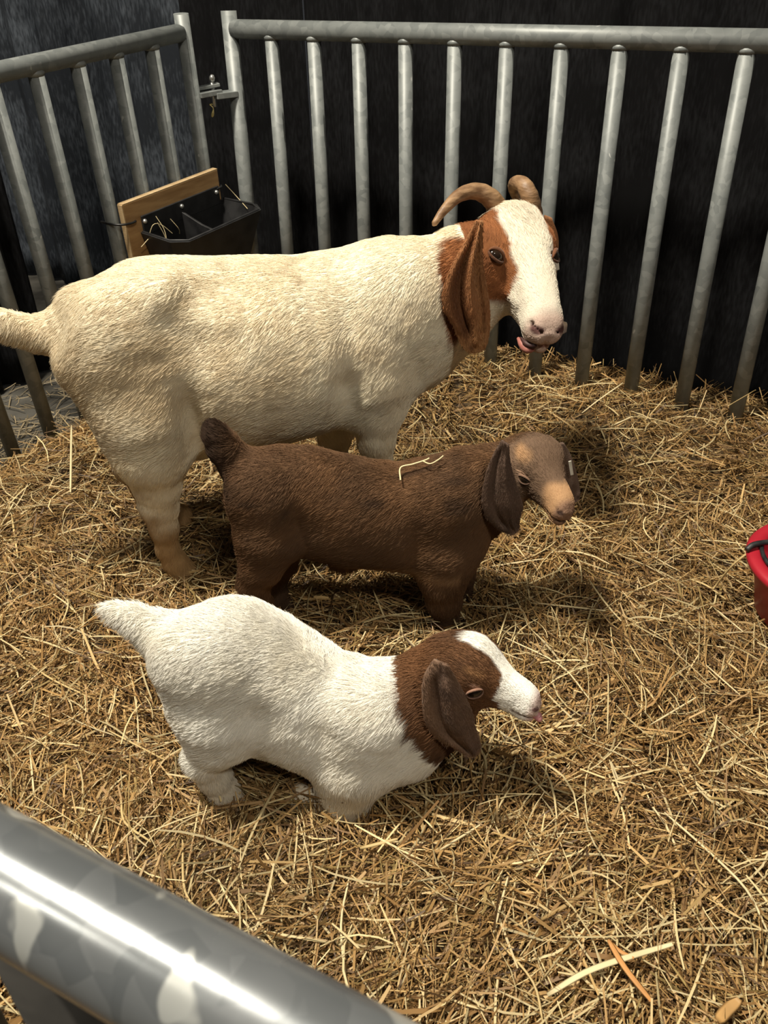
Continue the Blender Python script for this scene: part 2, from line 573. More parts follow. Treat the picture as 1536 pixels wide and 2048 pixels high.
# ------------------------------------------------------------------ feeder on the shorter fence
def feeder():
    n = LN                                             # out of the fence, into the pen
    up = LLEAN / np.linalg.norm(LLEAN)
    nn = np.cross(-LDIR, up)
    nn /= np.linalg.norm(nn)
    if nn @ n < 0: nn = -nn
    pp = LP0 + LLEAN * 0.4 + nn * (BAR_R + 0.013)

    def pl(px, py, off=0.0):
        d = ray(px, py)
        return CAM + d * (((pp + nn * off - CAM) @ nn) / (d @ nn))
    tl, tr = pl(240, 410), pl(430, 338)
    ex = tr - tl
    W = np.linalg.norm(ex)
    ex /= W
    ez = np.cross(nn, ex)
    if ez[2] < 0: ez = -ez
    root = empty('feeder_board', tuple(tl))
    tag(root, 'plywood board tied to the fence bars with the black trough bolted on', 'board')
    Rm = np.column_stack([ex, nn, ez])
    Hb = 0.27
    T = 0.019
    mid = ex * W / 2 - ez * Hb / 2
    MB().box(mid, (W, T, Hb), Rm).build('plywood_face', MAT['ply'], root, False, 0.0015)
    MB().box(ex * W / 2 + ez * 0.0012, (W, T * 0.98, 0.003), Rm).build('top_edge', MAT['ply_edge'], root, False)
    MB().box(-ex * 0.0012 - ez * Hb / 2, (0.003, T * 0.98, Hb), Rm).build('side_edge', MAT['ply_edge'], root, False)
    # black zip ties round a bar
    for u, v, s in ((0.030, -0.052, -0.060), (W - 0.020, -0.052, 0.030)):
        p = ex * u + ez * v + nn * (T / 2 + 0.002)
        q = ex * (u + s) + ez * (v + 0.004) - nn * (BAR_R + 0.02)
        pts = spline([p + ex * -0.0 - nn * 0.02, p + nn * 0.002, ex * (0 if s < 0 else W) + ez * (v + 0.002) + nn * 0.014 + ex * (-0.003 if s < 0 else 0.003),
                      ex * (u + s * 0.95) + ez * (v + 0.004) - nn * 0.01, q - nn * BAR_R], 18)
        MB().tube(pts, 0.0034, 8).build('zip_tie', MAT['tie'], root)
    # trough: flared, open topped, with a divider and a raised bolt flange
    o = empty('feed_trough', tuple(tl))
    tag(o, 'black plastic feed trough with centre divider bolted to the plywood board', 'trough')
    x0, x1 = 0.048, W + 0.005
    zt = -0.088
    dep, H = 0.165, 0.15

    def C(x, y, z): return ex * x + nn * (y + T / 2 + 0.001) + ez * z
    th = 0.005
    # rim outline (outer), floor outline
    def ring(ins, z, yback):
        xa, xb, yb = x0 + ins, x1 - ins, dep - ins * 1.1
        pts = [(xa, yback), (xb, yback), (xb + 0.01 * (z > zt - 0.01), yb * 0.75), (xb - 0.022, yb), (xa + 0.022, yb), (xa - 0.01 * (z > zt - 0.01), yb * 0.75)]
        return [C(x, y, z) for x, y in pts]
    ro, rm_, ri = ring(-0.006, zt, 0), ring(0.0, zt, 0.004), None
    fo, fi = ring(0.030, zt - H, 0), ring(0.034, zt - H + th, 0.005)
    ri = ring(th * 0.6, zt, 0.005)
    V = np.array(ro + ri + fo + fi)
    k = 6
    F = []
    for a in range(k):
        b = (a + 1) % k
        F += [(a, b, k + b, k + a), (a, 2 * k + a, 2 * k + b, b), (k + a, k + b, 3 * k + b, 3 * k + a)]
    F += [tuple(range(2 * k, 3 * k)), tuple(range(3 * k, 4 * k))[::-1]]
    MB().add(V, F).build('basin', MAT['rubber'], o, False, 0.001)
    # rim lip
    loop = np.array([C(x, y, zt + 0.001) for x, y in ((x0, 0.004), (x0 - 0.008, dep * 0.72), (x0 + 0.02, dep), (x1 - 0.02, dep), (x1 + 0.008, dep * 0.72), (x1, 0.004))])
    MB().tube(loop, 0.0035, 8).build('rim', MAT['rubber'], o)
    # flange on the board
    fz = zt + 0.044
    MB().box(C((x0 + x1) / 2 - 0.006, 0.003, (fz + zt - 0.01) / 2), (x1 - x0 - 0.02, 0.006, fz - zt + 0.01), Rm).build('flange', MAT['rubber'], o, False, 0.002)
    # divider
    xm = (x0 + x1) / 2 - 0.01
    pts = [C(xm, 0.006, zt + 0.012), C(xm, dep * 0.5, zt - 0.012), C(xm, dep - 0.02, zt - 0.022), C(xm, dep - 0.045, zt - H + 0.006), C(xm, 0.006, zt - H + 0.006)]
    V = [p - ex * 0.004 for p in pts] + [p + ex * 0.004 for p in pts]
    F = [(0, 1, 2, 3, 4), (9, 8, 7, 6, 5)] + [(i, 5 + i, 5 + (i + 1) % 5, (i + 1) % 5) for i in range(5)]
    MB().add(V, F).build('divider', MAT['rubber'], o, False, 0.0015)
    for xb in (x0 + 0.012, xm, x1 - 0.03):
        p = C(xb, 0.006, zt + 0.028)
        MB().tube([p, p + nn * 0.003, p + nn * 0.006, p + nn * 0.0075], [0.007, 0.0066, 0.0045, 0.001], 14).build('bolt', MAT['bolt'], o)
    return C, zt, x0, x1, dep


FEED = feeder()

# ------------------------------------------------------------------ red bucket at the pen's edge
def bucket():
    c = on_z(1668, 1122, 0.145)
    root = empty('feed_bucket', (c[0], c[1], 0.012))
    tag(root, 'red plastic bucket with thick rolled rim and dark wire bail', 'bucket')
    R, H = 0.150, 0.128
    prof = [(0.0, 0.0), (0.105, 0.0), (0.112, 0.005), (0.132, H - 0.03), (0.136, H - 0.022), (R, H - 0.016), (R + 0.003, H - 0.006), (R - 0.002, H + 0.001),
            (R - 0.024, H + 0.001), (R - 0.029, H - 0.006), (0.104, 0.012), (0.0, 0.010)]
    n = 56
    a = np.arange(n) / n * 2 * math.pi
    V, F = [], []
    for r, z in prof:
        V.append(np.column_stack([np.cos(a) * max(r, 0.0005), np.sin(a) * max(r, 0.0005), np.full(n, z)]))
    for i in range(len(prof) - 1):
        for j in range(n):
            k = (j + 1) % n
            F.append((i * n + j, i * n + k, (i + 1) * n + k, (i + 1) * n + j))
    MB().add(np.concatenate(V), F).build('body', MAT['red'], root)
    # bail: wire resting along the rim's inner edge, hooked at a lug
    t = np.linspace(math.radians(150), math.radians(330), 30)
    pts = np.column_stack([np.cos(t) * (R - 0.024), np.sin(t) * (R - 0.024), H + 0.006 + 0.004 * np.sin(t * 2)])
    MB().tube(pts, 0.0042, 10).build('bail', MAT['wire'], root)
    p = np.array([math.cos(math.radians(162)) * R, math.sin(math.radians(162)) * R, H + 0.008])
    q = spline([p + np.array([-0.006, -0.006, -0.004]), p + np.array([0.012, 0.002, 0.004]), p + np.array([0.06, 0.012, 0.0]), p + np.array([0.10, 0.03, -0.03])], 14)
    MB().tube(q, 0.0055, 10).build('strap', MAT['wire'], root)


bucket()
# ------------------------------------------------------------------ implicit-surface modelling of the animals
def smin(a, b, k):
    if k <= 0: return np.minimum(a, b)
    h = np.maximum(k - np.abs(a - b), 0) / k
    return np.minimum(a, b) - h * h * k * 0.25


def fold(p, r, parts):
    """Smooth union of r with the parts; parts far from this batch of points are skipped."""
    if len(p) > 300:
        c = (p.min(0) + p.max(0)) / 2
        R = np.sqrt(((p - c) ** 2).sum(1).max())
        for g, k in parts:
            if g(c[None])[0] - 1.9 * R < k + .06: r = smin(r, g(p), k)
    else:
        for g, k in parts: r = smin(r, g(p), k)
    return r


def cone(a, b, r1, r2, flat=None, f=1.0):
    a, b = np.asarray(a, float), np.asarray(b, float)
    ba = b - a
    L2 = max(ba @ ba, 1e-12)
    ax = None if flat is None else np.asarray(flat, float) / np.linalg.norm(flat)

    def d(p):
        q = p - a
        t = np.clip((q @ ba) / L2, 0, 1)
        q -= t[:, None] * ba
        if ax is not None:
            q = q + np.outer((q @ ax) * (1 / f - 1), ax)
        return np.sqrt(np.einsum('ij,ij->i', q, q)) - (r1 + (r2 - r1) * t)
    return d


def chain(pts, rs, flat=None, f=1.0, k=0.02):
    cs = [cone(pts[i], pts[i + 1], rs[i], rs[i + 1], flat, f) for i in range(len(pts) - 1)]

    def d(p):
        r = cs[0](p)
        for c in cs[1:]: r = smin(r, c(p), k)
        return r
    return d


def ellip(c, r, B=None):
    c, r = np.asarray(c, float), np.asarray(r, float)

    def d(p):
        q = p - c
        if B is not None: q = q @ np.asarray(B).T
        return (np.sqrt(((q / r) ** 2).sum(1)) - 1) * r.min()
    return d


def smooth1(y, n):
    k = np.exp(-np.linspace(-2, 2, 2 * n + 1) ** 2)
    k /= k.sum()
    return np.convolve(np.pad(y, n, mode='edge'), k, mode='valid')


def loft(xs, zt, zb, w, egg=0.0, pw=2.0, B=None, o=None, sm=6):
    """Elliptical sections along local x; zt / zb dorsal and ventral line, w half width."""
    X = np.linspace(xs[0], xs[-1], 160)
    T, Bt, Wd = (smooth1(np.interp(X, xs, v), sm) for v in (zt, zb, w))
    Zc, Hh = (T + Bt) / 2, np.maximum((T - Bt) / 2, 1e-3)

    def d(p):
        if B is not None: p = (p - o) @ np.asarray(B).T
        x = np.clip(p[:, 0], X[0], X[-1])
        dx = p[:, 0] - x
        zc, h, ww = np.interp(x, X, Zc), np.interp(x, X, Hh), np.interp(x, X, Wd)
        v = (p[:, 2] - zc) / h
        ww = ww * (1 + egg * np.clip(v, -1, 1))
        q = (np.abs(p[:, 1] / ww) ** pw + np.abs(v) ** pw) ** (1 / pw)
        f = (q - 1) * np.minimum(ww, h)
        return np.where(np.abs(dx) > 0, np.sqrt(np.maximum(f, 0) ** 2 + dx ** 2) + np.minimum(f, 0) * 0, f)
    return d


def profile_loft(fr, top, bot, wx, ww, egg=0.0, pw=2.0, n=40):
    """Torso from the outline seen in the photograph, put on the animal's mid plane."""
    T, Bm = fr.poly(top), fr.poly(bot)
    x0, x1 = max(T[0, 0], Bm[0, 0]), min(T[-1, 0], Bm[-1, 0])
    xs = np.linspace(x0, x1, n)
    zt, zb = np.interp(xs, T[:, 0], T[:, 2]), np.interp(xs, Bm[:, 0], Bm[:, 2])
    wpx = np.array([fr(a, b)[0] for a, b in wx])
    w = np.interp(xs, wpx, ww)
    c = fr.loc(CAM)
    zc, H = (zt + zb) / 2, (zt - zb) / 2
    te = (c[2] - zc) / np.hypot(c[0] - xs, c[1])
    h = np.sqrt(np.maximum(H ** 2 - (w * te) ** 2, (0.55 * H) ** 2))
    return loft(xs, zc + h, zc - h, w, egg, pw, sm=5)


def bumps(d, lst):
    """Push the surface out (amp > 0) or in around points."""
    def g(p):
        r = d(p)
        for c, rad, amp in lst:
            q = (p - c) / rad
            q = np.einsum('ij,ij->i', q, q)
            if q.min() < 12: r = r - amp * np.exp(-q)
        return r
    return g


def polygonise(sdf, lo, hi, h, B=8):
    lo, hi = np.asarray(lo, float), np.asarray(hi, float)
    nb = np.ceil((hi - lo) / (h * B)).astype(int)
    n = nb * B + 1
    f = np.empty(n, np.float32)
    ix = [np.arange(k) for k in nb]
    bi = np.stack(np.meshgrid(*ix, indexing='ij'), -1).reshape(-1, 3)
    cen = lo + (bi + 0.5) * B * h
    dc = sdf(cen)
    near = np.abs(dc) < B * h * 1.5
    loc = np.stack(np.meshgrid(*[np.arange(B + 1)] * 3, indexing='ij'), -1).reshape(-1, 3)
    for b, v in zip(bi[~near], dc[~near]):
        s = b * B
        f[s[0]:s[0] + B + 1, s[1]:s[1] + B + 1, s[2]:s[2] + B + 1] = v
    nbk = bi[near]
    nbk = nbk[np.lexsort((nbk[:, 2], nbk[:, 1] // 4, nbk[:, 2] // 4, nbk[:, 0] // 4))]
    for c0 in range(0, len(nbk), 32):
        blk = nbk[c0:c0 + 32]
        pts = lo + (blk[:, None, :] * B + loc[None]) * h
        v = sdf(pts.reshape(-1, 3)).reshape(len(blk), B + 1, B + 1, B + 1)
        for b, vv in zip(blk, v):
            s = b * B
            f[s[0]:s[0] + B + 1, s[1]:s[1] + B + 1, s[2]:s[2] + B + 1] = vv
    ins = f < 0
    cnt = np.zeros(n - 1, np.int8)
    corners = [(i, j, k) for i in (0, 1) for j in (0, 1) for k in (0, 1)]
    for i, j, k in corners:
        cnt += ins[i:n[0] - 1 + i, j:n[1] - 1 + j, k:n[2] - 1 + k]
    act = (cnt > 0) & (cnt < 8)
    I = np.argwhere(act)
    vid = np.full(n - 1, -1, np.int32)
    vid[act] = np.arange(len(I))
    acc, num = np.zeros((len(I), 3)), np.zeros(len(I))
    for a in corners:
        for ax in range(3):
            if a[ax]: continue
            b = list(a)
            b[ax] = 1
            va = f[I[:, 0] + a[0], I[:, 1] + a[1], I[:, 2] + a[2]]
            vb = f[I[:, 0] + b[0], I[:, 1] + b[1], I[:, 2] + b[2]]
            m = (va < 0) != (vb < 0)
            t = np.where(m, va / np.where(m, va - vb, 1), 0)
            e = np.tile(np.array(a, float), (len(I), 1))
            e[:, ax] += t
            acc += e * m[:, None]
            num += m
    V = lo + (I + acc / num[:, None]) * h
    F = []
    for ax in range(3):
        o1, o2 = (ax + 1) % 3, (ax + 2) % 3
        s0 = [slice(0, n[0]), slice(0, n[1]), slice(0, n[2])]
        A, Bq = list(s0), list(s0)
        A[ax], Bq[ax] = slice(0, n[ax] - 1), slice(1, n[ax])
        x = ins[tuple(A)] != ins[tuple(Bq)]
        E_ = np.argwhere(x)
        ok = (E_[:, o1] > 0) & (E_[:, o2] > 0) & (E_[:, o1] < n[o1] - 1) & (E_[:, o2] < n[o2] - 1)
        E_ = E_[ok]

        def cell(d1, d2):
            c = E_.copy()
            c[:, o1] -= d1
            c[:, o2] -= d2
            return vid[c[:, 0], c[:, 1], c[:, 2]]
        q = np.column_stack([cell(1, 1), cell(0, 1), cell(0, 0), cell(1, 0)])
        flip = ~ins[E_[:, 0], E_[:, 1], E_[:, 2]]
        q[flip] = q[flip][:, ::-1]
        F.append(q)
    return V, np.concatenate(F)


def vnormals(V, F):
    nrm = np.cross(V[F[:, 2]] - V[F[:, 0]], V[F[:, 3]] - V[F[:, 1]])
    out = np.zeros_like(V)
    for k in range(4): np.add.at(out, F[:, k], nrm)
    return out / (np.linalg.norm(out, axis=1)[:, None] + 1e-12)


def make_fur(parent, V, F, C, n, flow, length, width, seed, lift=0.35, mat=None, avoid=()):
    """Short hair as real strands rooted all over the coat."""
    rs = np.random.default_rng(seed)
    Nn = vnormals(V, F)
    T = np.concatenate([F[:, [0, 1, 2]], F[:, [0, 2, 3]]])
    ar = np.linalg.norm(np.cross(V[T[:, 1]] - V[T[:, 0]], V[T[:, 2]] - V[T[:, 0]]), axis=1)
    ti = rs.choice(len(T), n, p=ar / ar.sum())
    u = rs.random((n, 2))
    fl = u.sum(1) > 1
    u[fl] = 1 - u[fl]
    w = np.column_stack([1 - u.sum(1), u])
    tri = T[ti]
    P = (V[tri] * w[:, :, None]).sum(1)
    Nr = (Nn[tri] * w[:, :, None]).sum(1)
    Nr /= np.linalg.norm(Nr, axis=1)[:, None]
    Cc = (C[tri] * w[:, :, None]).sum(1)
    ok = np.ones(n, bool)
    for c, r in avoid: ok &= np.linalg.norm(P - c, axis=1) > r
    P, Nr, Cc = P[ok], Nr[ok], Cc[ok]
    n = len(P)
    D = flow(P)
    D = D + 0.55 * np.column_stack([vnoise(P, 10, seed + 1), vnoise(P, 10, seed + 2), vnoise(P, 10, seed + 3)]) \
          + 0.16 * np.column_stack([vnoise(P, 90, seed + 4), vnoise(P, 90, seed + 5), vnoise(P, 90, seed + 6)]) + rs.normal(0, 0.14, (n, 3))
    D = D - Nr * (D * Nr).sum(1)[:, None]
    D /= np.linalg.norm(D, axis=1)[:, None] + 1e-9
    L = length(P) * rs.uniform(0.6, 1.25, n) * (1 + 0.2 * vnoise(P, 45, seed + 9))
    lf = lift * rs.uniform(0.5, 1.4, n) * (1 + 0.3 * vnoise(P, 60, seed + 8))
    pts = np.empty((n, 4, 3), np.float32)
    for k, t in enumerate((0.0, 0.34, 0.68, 1.0)):
        up = lf * (t - 0.55 * t * t)
        pts[:, k] = P + D * (L * t)[:, None] + Nr * (L * up)[:, None]
    cv = bpy.data.hair_curves.new('fur')
    cv.add_curves([4] * n)
    cv.position_data.foreach_set('vector', pts.ravel())
    rad = np.tile(np.array([1.0, 0.9, 0.65, 0.15], np.float32) * width, n)
    a = cv.attributes.get('radius') or cv.attributes.new('radius', 'FLOAT', 'POINT')
    a.data.foreach_set('value', rad)
    ca = cv.attributes.new('Col', 'FLOAT_COLOR', 'CURVE')
    c4 = np.ones((n, 4), np.float32)
    c4[:, :3] = Cc * rs.uniform(0.88, 1.10, n)[:, None]
    ca.data.foreach_set('color', c4.ravel())
    cv.materials.append(mat or MAT['fur'])
    o = link(bpy.data.objects.new('fur', cv), parent)
    o['kind'] = 'stuff'
    return o


class Head:
    """Goat head in its own frame: x to the muzzle, y to its left, z dorsal; unit = head length."""

    def __init__(self, fr, px, py, off, dir2, toward, gamma, L, kid):
        d = np.array(dir2, float)
        d /= np.linalg.norm(d)
        f = CR * d[0] - CU * d[1]
        perp = CR * d[1] + CU * d[0]              # up-right side of the muzzle line
        v = ray(px, py)
        v = v / np.linalg.norm(v)
        f = f - v * (f @ v)
        f = f / np.linalg.norm(f) - v * toward
        f /= np.linalg.norm(f)
        perp = perp - f * (perp @ f)
        perp /= np.linalg.norm(perp)
        tc = np.cross(f, perp)
        if tc @ v > 0: tc = -tc
        g = math.radians(gamma)
        up = math.cos(g) * perp + math.sin(g) * tc
        left = np.cross(up, f)
        self.B = np.array([fr.vec(f), fr.vec(left), fr.vec(up)])      # rows
        self.L, self.kid = L, kid
        self.o = fr(px, py, off) - self.at0((0.45, 0, 0.0))

    def at0(self, p):
        return (np.asarray(p, float) * self.L) @ self.B

    def at(self, *p):
        return self.o + self.at0(p)

    def loc(self, P):
        return ((P - self.o) @ self.B.T) / self.L

    def near(self, q):
        return (np.abs(q[:, 1]) < .42) & (q[:, 2] > -.5) & (q[:, 2] < .55) & (q[:, 0] > -.2) & (q[:, 0] < 1.3)

    def sdf(self):
        L = self.L
        if self.kid:
            xs = [-.02, .08, .2, .32, .44, .55, .66, .78, .88, .95, 1.0]
            zt = [.10, .26, .345, .355, .305, .235, .180, .155, .130, .090, .0]
            zb = [-.12, -.21, -.25, -.26, -.25, -.235, -.215, -.20, -.195, -.18, -.11]
            ww = [.13, .225, .26, .265, .235, .185, .145, .125, .12, .10, .05]
        else:
            xs = [-.02, .08, .2, .32, .44, .55, .66, .78, .88, .95, 1.0]
            zt = [.10, .21, .265, .27, .245, .215, .18, .135, .085, .04, -.03]
            zb = [-.12, -.22, -.27, -.285, -.27, -.24, -.21, -.19, -.185, -.165, -.10]
            ww = [.11, .175, .205, .21, .185, .155, .132, .118, .112, .095, .05]
        A = lambda v: np.array(v) * L
        base = loft(A(xs), A(zt), A(zb), A(ww), egg=0.12, pw=2.3, B=self.B, o=self.o, sm=5)
        Bm = self.B
        parts, cuts = [], []
        ew = .215 if self.kid else .178
        for s in (-1, 1):
            parts.append((ellip(self.at(.36, s * (ew - .035), .085 if self.kid else .13), A((.10, .06, .055)), Bm), .05 * L))          # brow
            parts.append((ellip(self.at(.30, s * .13, -.12), A((.17, .06, .13)), Bm), .07 * L))                 # cheek
            parts.append((ellip(self.at(.90, s * .062, -.055), A((.085, .05, .065)), Bm), .05 * L))             # nostril wing / lip
            parts.append((chain([self.at(.48, s * .155, -.03), self.at(.72, s * .098, -.02)], [.03 * L, .02 * L]), .05 * L))   # zygoma
            cuts.append((chain([self.at(.975, s * .045, -.035), self.at(.925, s * .095, -.005)], [.017 * L, .010 * L]), .02 * L))   # nostril
            cuts.append((chain([self.at(1.0, s * .02, -.125), self.at(.90, s * .095, -.135), self.at(.76, s * .112, -.115)], [.008 * L, .012 * L, .005 * L], k=.004), .018 * L))   # mouth line
        parts.append((ellip(self.at(.88, 0, -.165), A((.11, .07, .055)), Bm), .03 * L))                           # chin
        parts.append((ellip(self.at(.18, 0, .17), A((.12, .13, .10)), Bm), .06 * L))                              # poll
        cuts.append((chain([self.at(1.02, 0, -.05), self.at(.985, 0, -.11)], [.010 * L, .006 * L]), .02 * L))      # philtrum

        def d(p):
            r = base(p)
            r = fold(p, r, parts)
            for g, k in cuts: r = -smin(-r, g(p), k)
            return r
        return d

    def place_eyes(self, sdf, fr, px, py, axis, size):
        """Seat the near eye where the photograph shows it on the finished surface, the other one mirrored."""
        c, d = fr.loc(CAM), fr.vec(ray(px, py))
        d = d / np.linalg.norm(d)
        t = np.linspace(.5, 3.0, 2500)
        P = c + t[:, None] * d
        hit = P[np.argmax(sdf(P) < 0)]
        q = self.loc(hit[None])[0]
        self.eye, self.esize = [], size
        for s in (-1, 1):
            k = np.array([q[0], s * abs(q[1]), q[2]])
            if s > 0:
                tt = np.linspace(abs(q[1]) + .15, 0.02, 200)
                dd = sdf(np.array([self.at(q[0], a, q[2]) for a in tt]))
                k[1] = tt[np.argmax(dd < 0)]
            e = self.at(*k)
            h = .002
            n = np.array([(sdf((e + v)[None]) - sdf((e - v)[None]))[0] for v in np.eye(3) * h])
            n /= np.linalg.norm(n)
            ax = fr.vec(CR * axis[0] - CU * axis[1])
            if s > 0:                                         # mirror the slant for the far eye
                ax = (ax @ self.B.T * np.array([1, -1, 1])) @ self.B
            f = ax - n * (ax @ n)
            f /= np.linalg.norm(f)
            u = np.cross(n, f)
            if u @ self.B[2] < 0: u = -u
            self.eye.append((e - n * .008 * self.L, np.array([f, n, u])))
        self.avoid = [(e + b[0] * dx * self.L, .060 * self.L) for e, b in self.eye for dx in (-.03, .03)]
        self.avoid += [(self.at(.96, s * .07, -.02), .045 * self.L) for s in (-1, 1)]

    def eyes(self, root):
        for c, Bs in self.eye:
            r = np.array((self.esize[0], .042, self.esize[1])) * self.L
            n, m = 20, 12
            V, F = [], []
            for i in range(m + 1):
                th = math.pi * i / m
                for j in range(n):
                    ph = 2 * math.pi * j / n
                    V.append(c + (np.array((math.sin(th) * math.cos(ph), math.cos(th), math.sin(th) * math.sin(ph))) * r) @ Bs)
            for i in range(m):
                for j in range(n):
                    k = (j + 1) % n
                    F.append((i * n + j, i * n + k, (i + 1) * n + k, (i + 1) * n + j))
            e = mesh_np('eye', V, F, MAT['eye'], root)
            e['label'] = 'dark glossy eye'
            for nm, zs in (('upper_eyelid', 1), ('lower_eyelid', -1)):
                t = np.linspace(0.06, math.pi - 0.06, 16)
                pts = [c + (np.array((math.cos(a) * 1.10, .30 + .38 * math.sin(a), zs * math.sin(a) * (.88 if zs > 0 else .98))) * r) @ Bs for a in t]
                rad = (0.004 + (0.010 if zs > 0 else .006) * np.sin(t)) * self.L
                mm = MB().tube(pts, rad, 8)
                C = np.tile(np.array(self.lid) * (1 if zs > 0 else .6), (mm.n, 1))
                mesh_np(nm, np.concatenate(mm.V), np.array([f for f in mm.F if len(f) == 4]), MAT['ear'], e, col=C)


def ear_mesh(root, fr, left, right, off, bulge, col, label, folds=(), thick=0.005, nu=40, nv=22, tilt=0.0, curl=0.0):
    """Pendulous ear: outline of its two edges, given real depth, folds and thickness."""
    A = spline(np.array([fr(x, y, off) for x, y in left]), nu)
    B = spline(np.array([fr(x, y, off) for x, y in right]), nu)
    v = np.linspace(0, 1, nv)
    G = A[:, None, :] * (1 - v)[None, :, None] + B[:, None, :] * v[None, :, None]
    cam_l = fr.loc(CAM)
    nrm = cam_l - G.mean((0, 1))
    nrm[2] *= 0.3
    nrm /= np.linalg.norm(nrm)
    uu = np.linspace(0, 1, nu)[:, None]
    vv = v[None, :]
    W = np.linalg.norm(B - A, axis=1)[:, None]
    dep = bulge * W * (1 - (2 * vv - 1) ** 2) + tilt * W * (vv - 0.5) * 2
    for v0, sg, amp, u0, u1 in folds:
        dep = dep + amp * np.exp(-((vv - v0) / sg) ** 2) * smoothstep(u0 - .12, u0, uu) * (1 - smoothstep(u1, u1 + .12, uu))
    q = np.stack([np.broadcast_to(uu, G.shape[:2]), np.broadcast_to(vv, G.shape[:2]), np.zeros(G.shape[:2])], -1).reshape(-1, 3)
    dep = dep + 0.002 * vnoise(q * np.array([6, 3, 1]), 1.5, 4).reshape(G.shape[:2])
    dep = dep + curl * uu ** 2
    front = G + nrm * dep[..., None]
    edge = np.minimum(1, 4 * np.minimum(vv, 1 - vv) + 0.25) * np.minimum(1, 6 * (1 - uu) + 0.25)
    back = front - nrm * (thick * edge)[..., None]
    V = np.concatenate([front.reshape(-1, 3), back.reshape(-1, 3)])
    n0 = nu * nv
    i, j = np.meshgrid(np.arange(nu - 1), np.arange(nv - 1), indexing='ij')
    a = (i * nv + j).ravel()
    F = [np.column_stack([a, a + nv, a + nv + 1, a + 1])]
    F.append(F[0][:, ::-1] + n0)
    border = [k for k in range(nv)] + [r * nv + nv - 1 for r in range(1, nu)] + [(nu - 1) * nv + k for k in range(nv - 2, -1, -1)] + [r * nv for r in range(nu - 2, 0, -1)]
    b = np.array(border)
    b2 = np.roll(b, -1)
    F.append(np.column_stack([b, b2, b2 + n0, b + n0]))
    q2 = np.concatenate([q, q])
    F = np.concatenate(F)
    C = col(q2, V)
    o = mesh_np('ear', V, F, MAT['ear'], root, col=C)
    if label: o['label'] = label
    return o, V, F, C


def mixc(a, b, t):
    return a * (1 - t[:, None]) + b * t[:, None]


def horn(root, pts, r0, r1, label):
    p = spline(pts, 44)
    t = np.linspace(0, 1, 44)
    r = r0 + (r1 - r0) * t ** 1.15
    r = r * (1 + 0.035 * np.sin(t * 60) * (1 - t))
    r[-1] *= 0.4
    o = MB().tube(p, r, 18).build('horn', MAT['horn'], root)
    o['label'] = label
    return o


def tag_plate(ear, c, size, R):
    o = MB().box(c, size, R).build('ear_tag', MAT['tag'], ear, False, 0.0012)
    o['label'] = 'pale plastic ear tag'
    return o


def body_object(root, sdf, lo, hi, h, colour, amp=.0009):
    V, F = polygonise(sdf, lo, hi, h)
    V = V + vnormals(V, F) * (amp * vnoise(V, 26, 2) + amp * .5 * vnoise(V, 75, 3))[:, None]
    C = np.clip(colour(V, vnormals(V, F)), 0, 1)
    o = mesh_np('body', V, F, MAT['skin'], root, col=C)
    return o, V, F, C


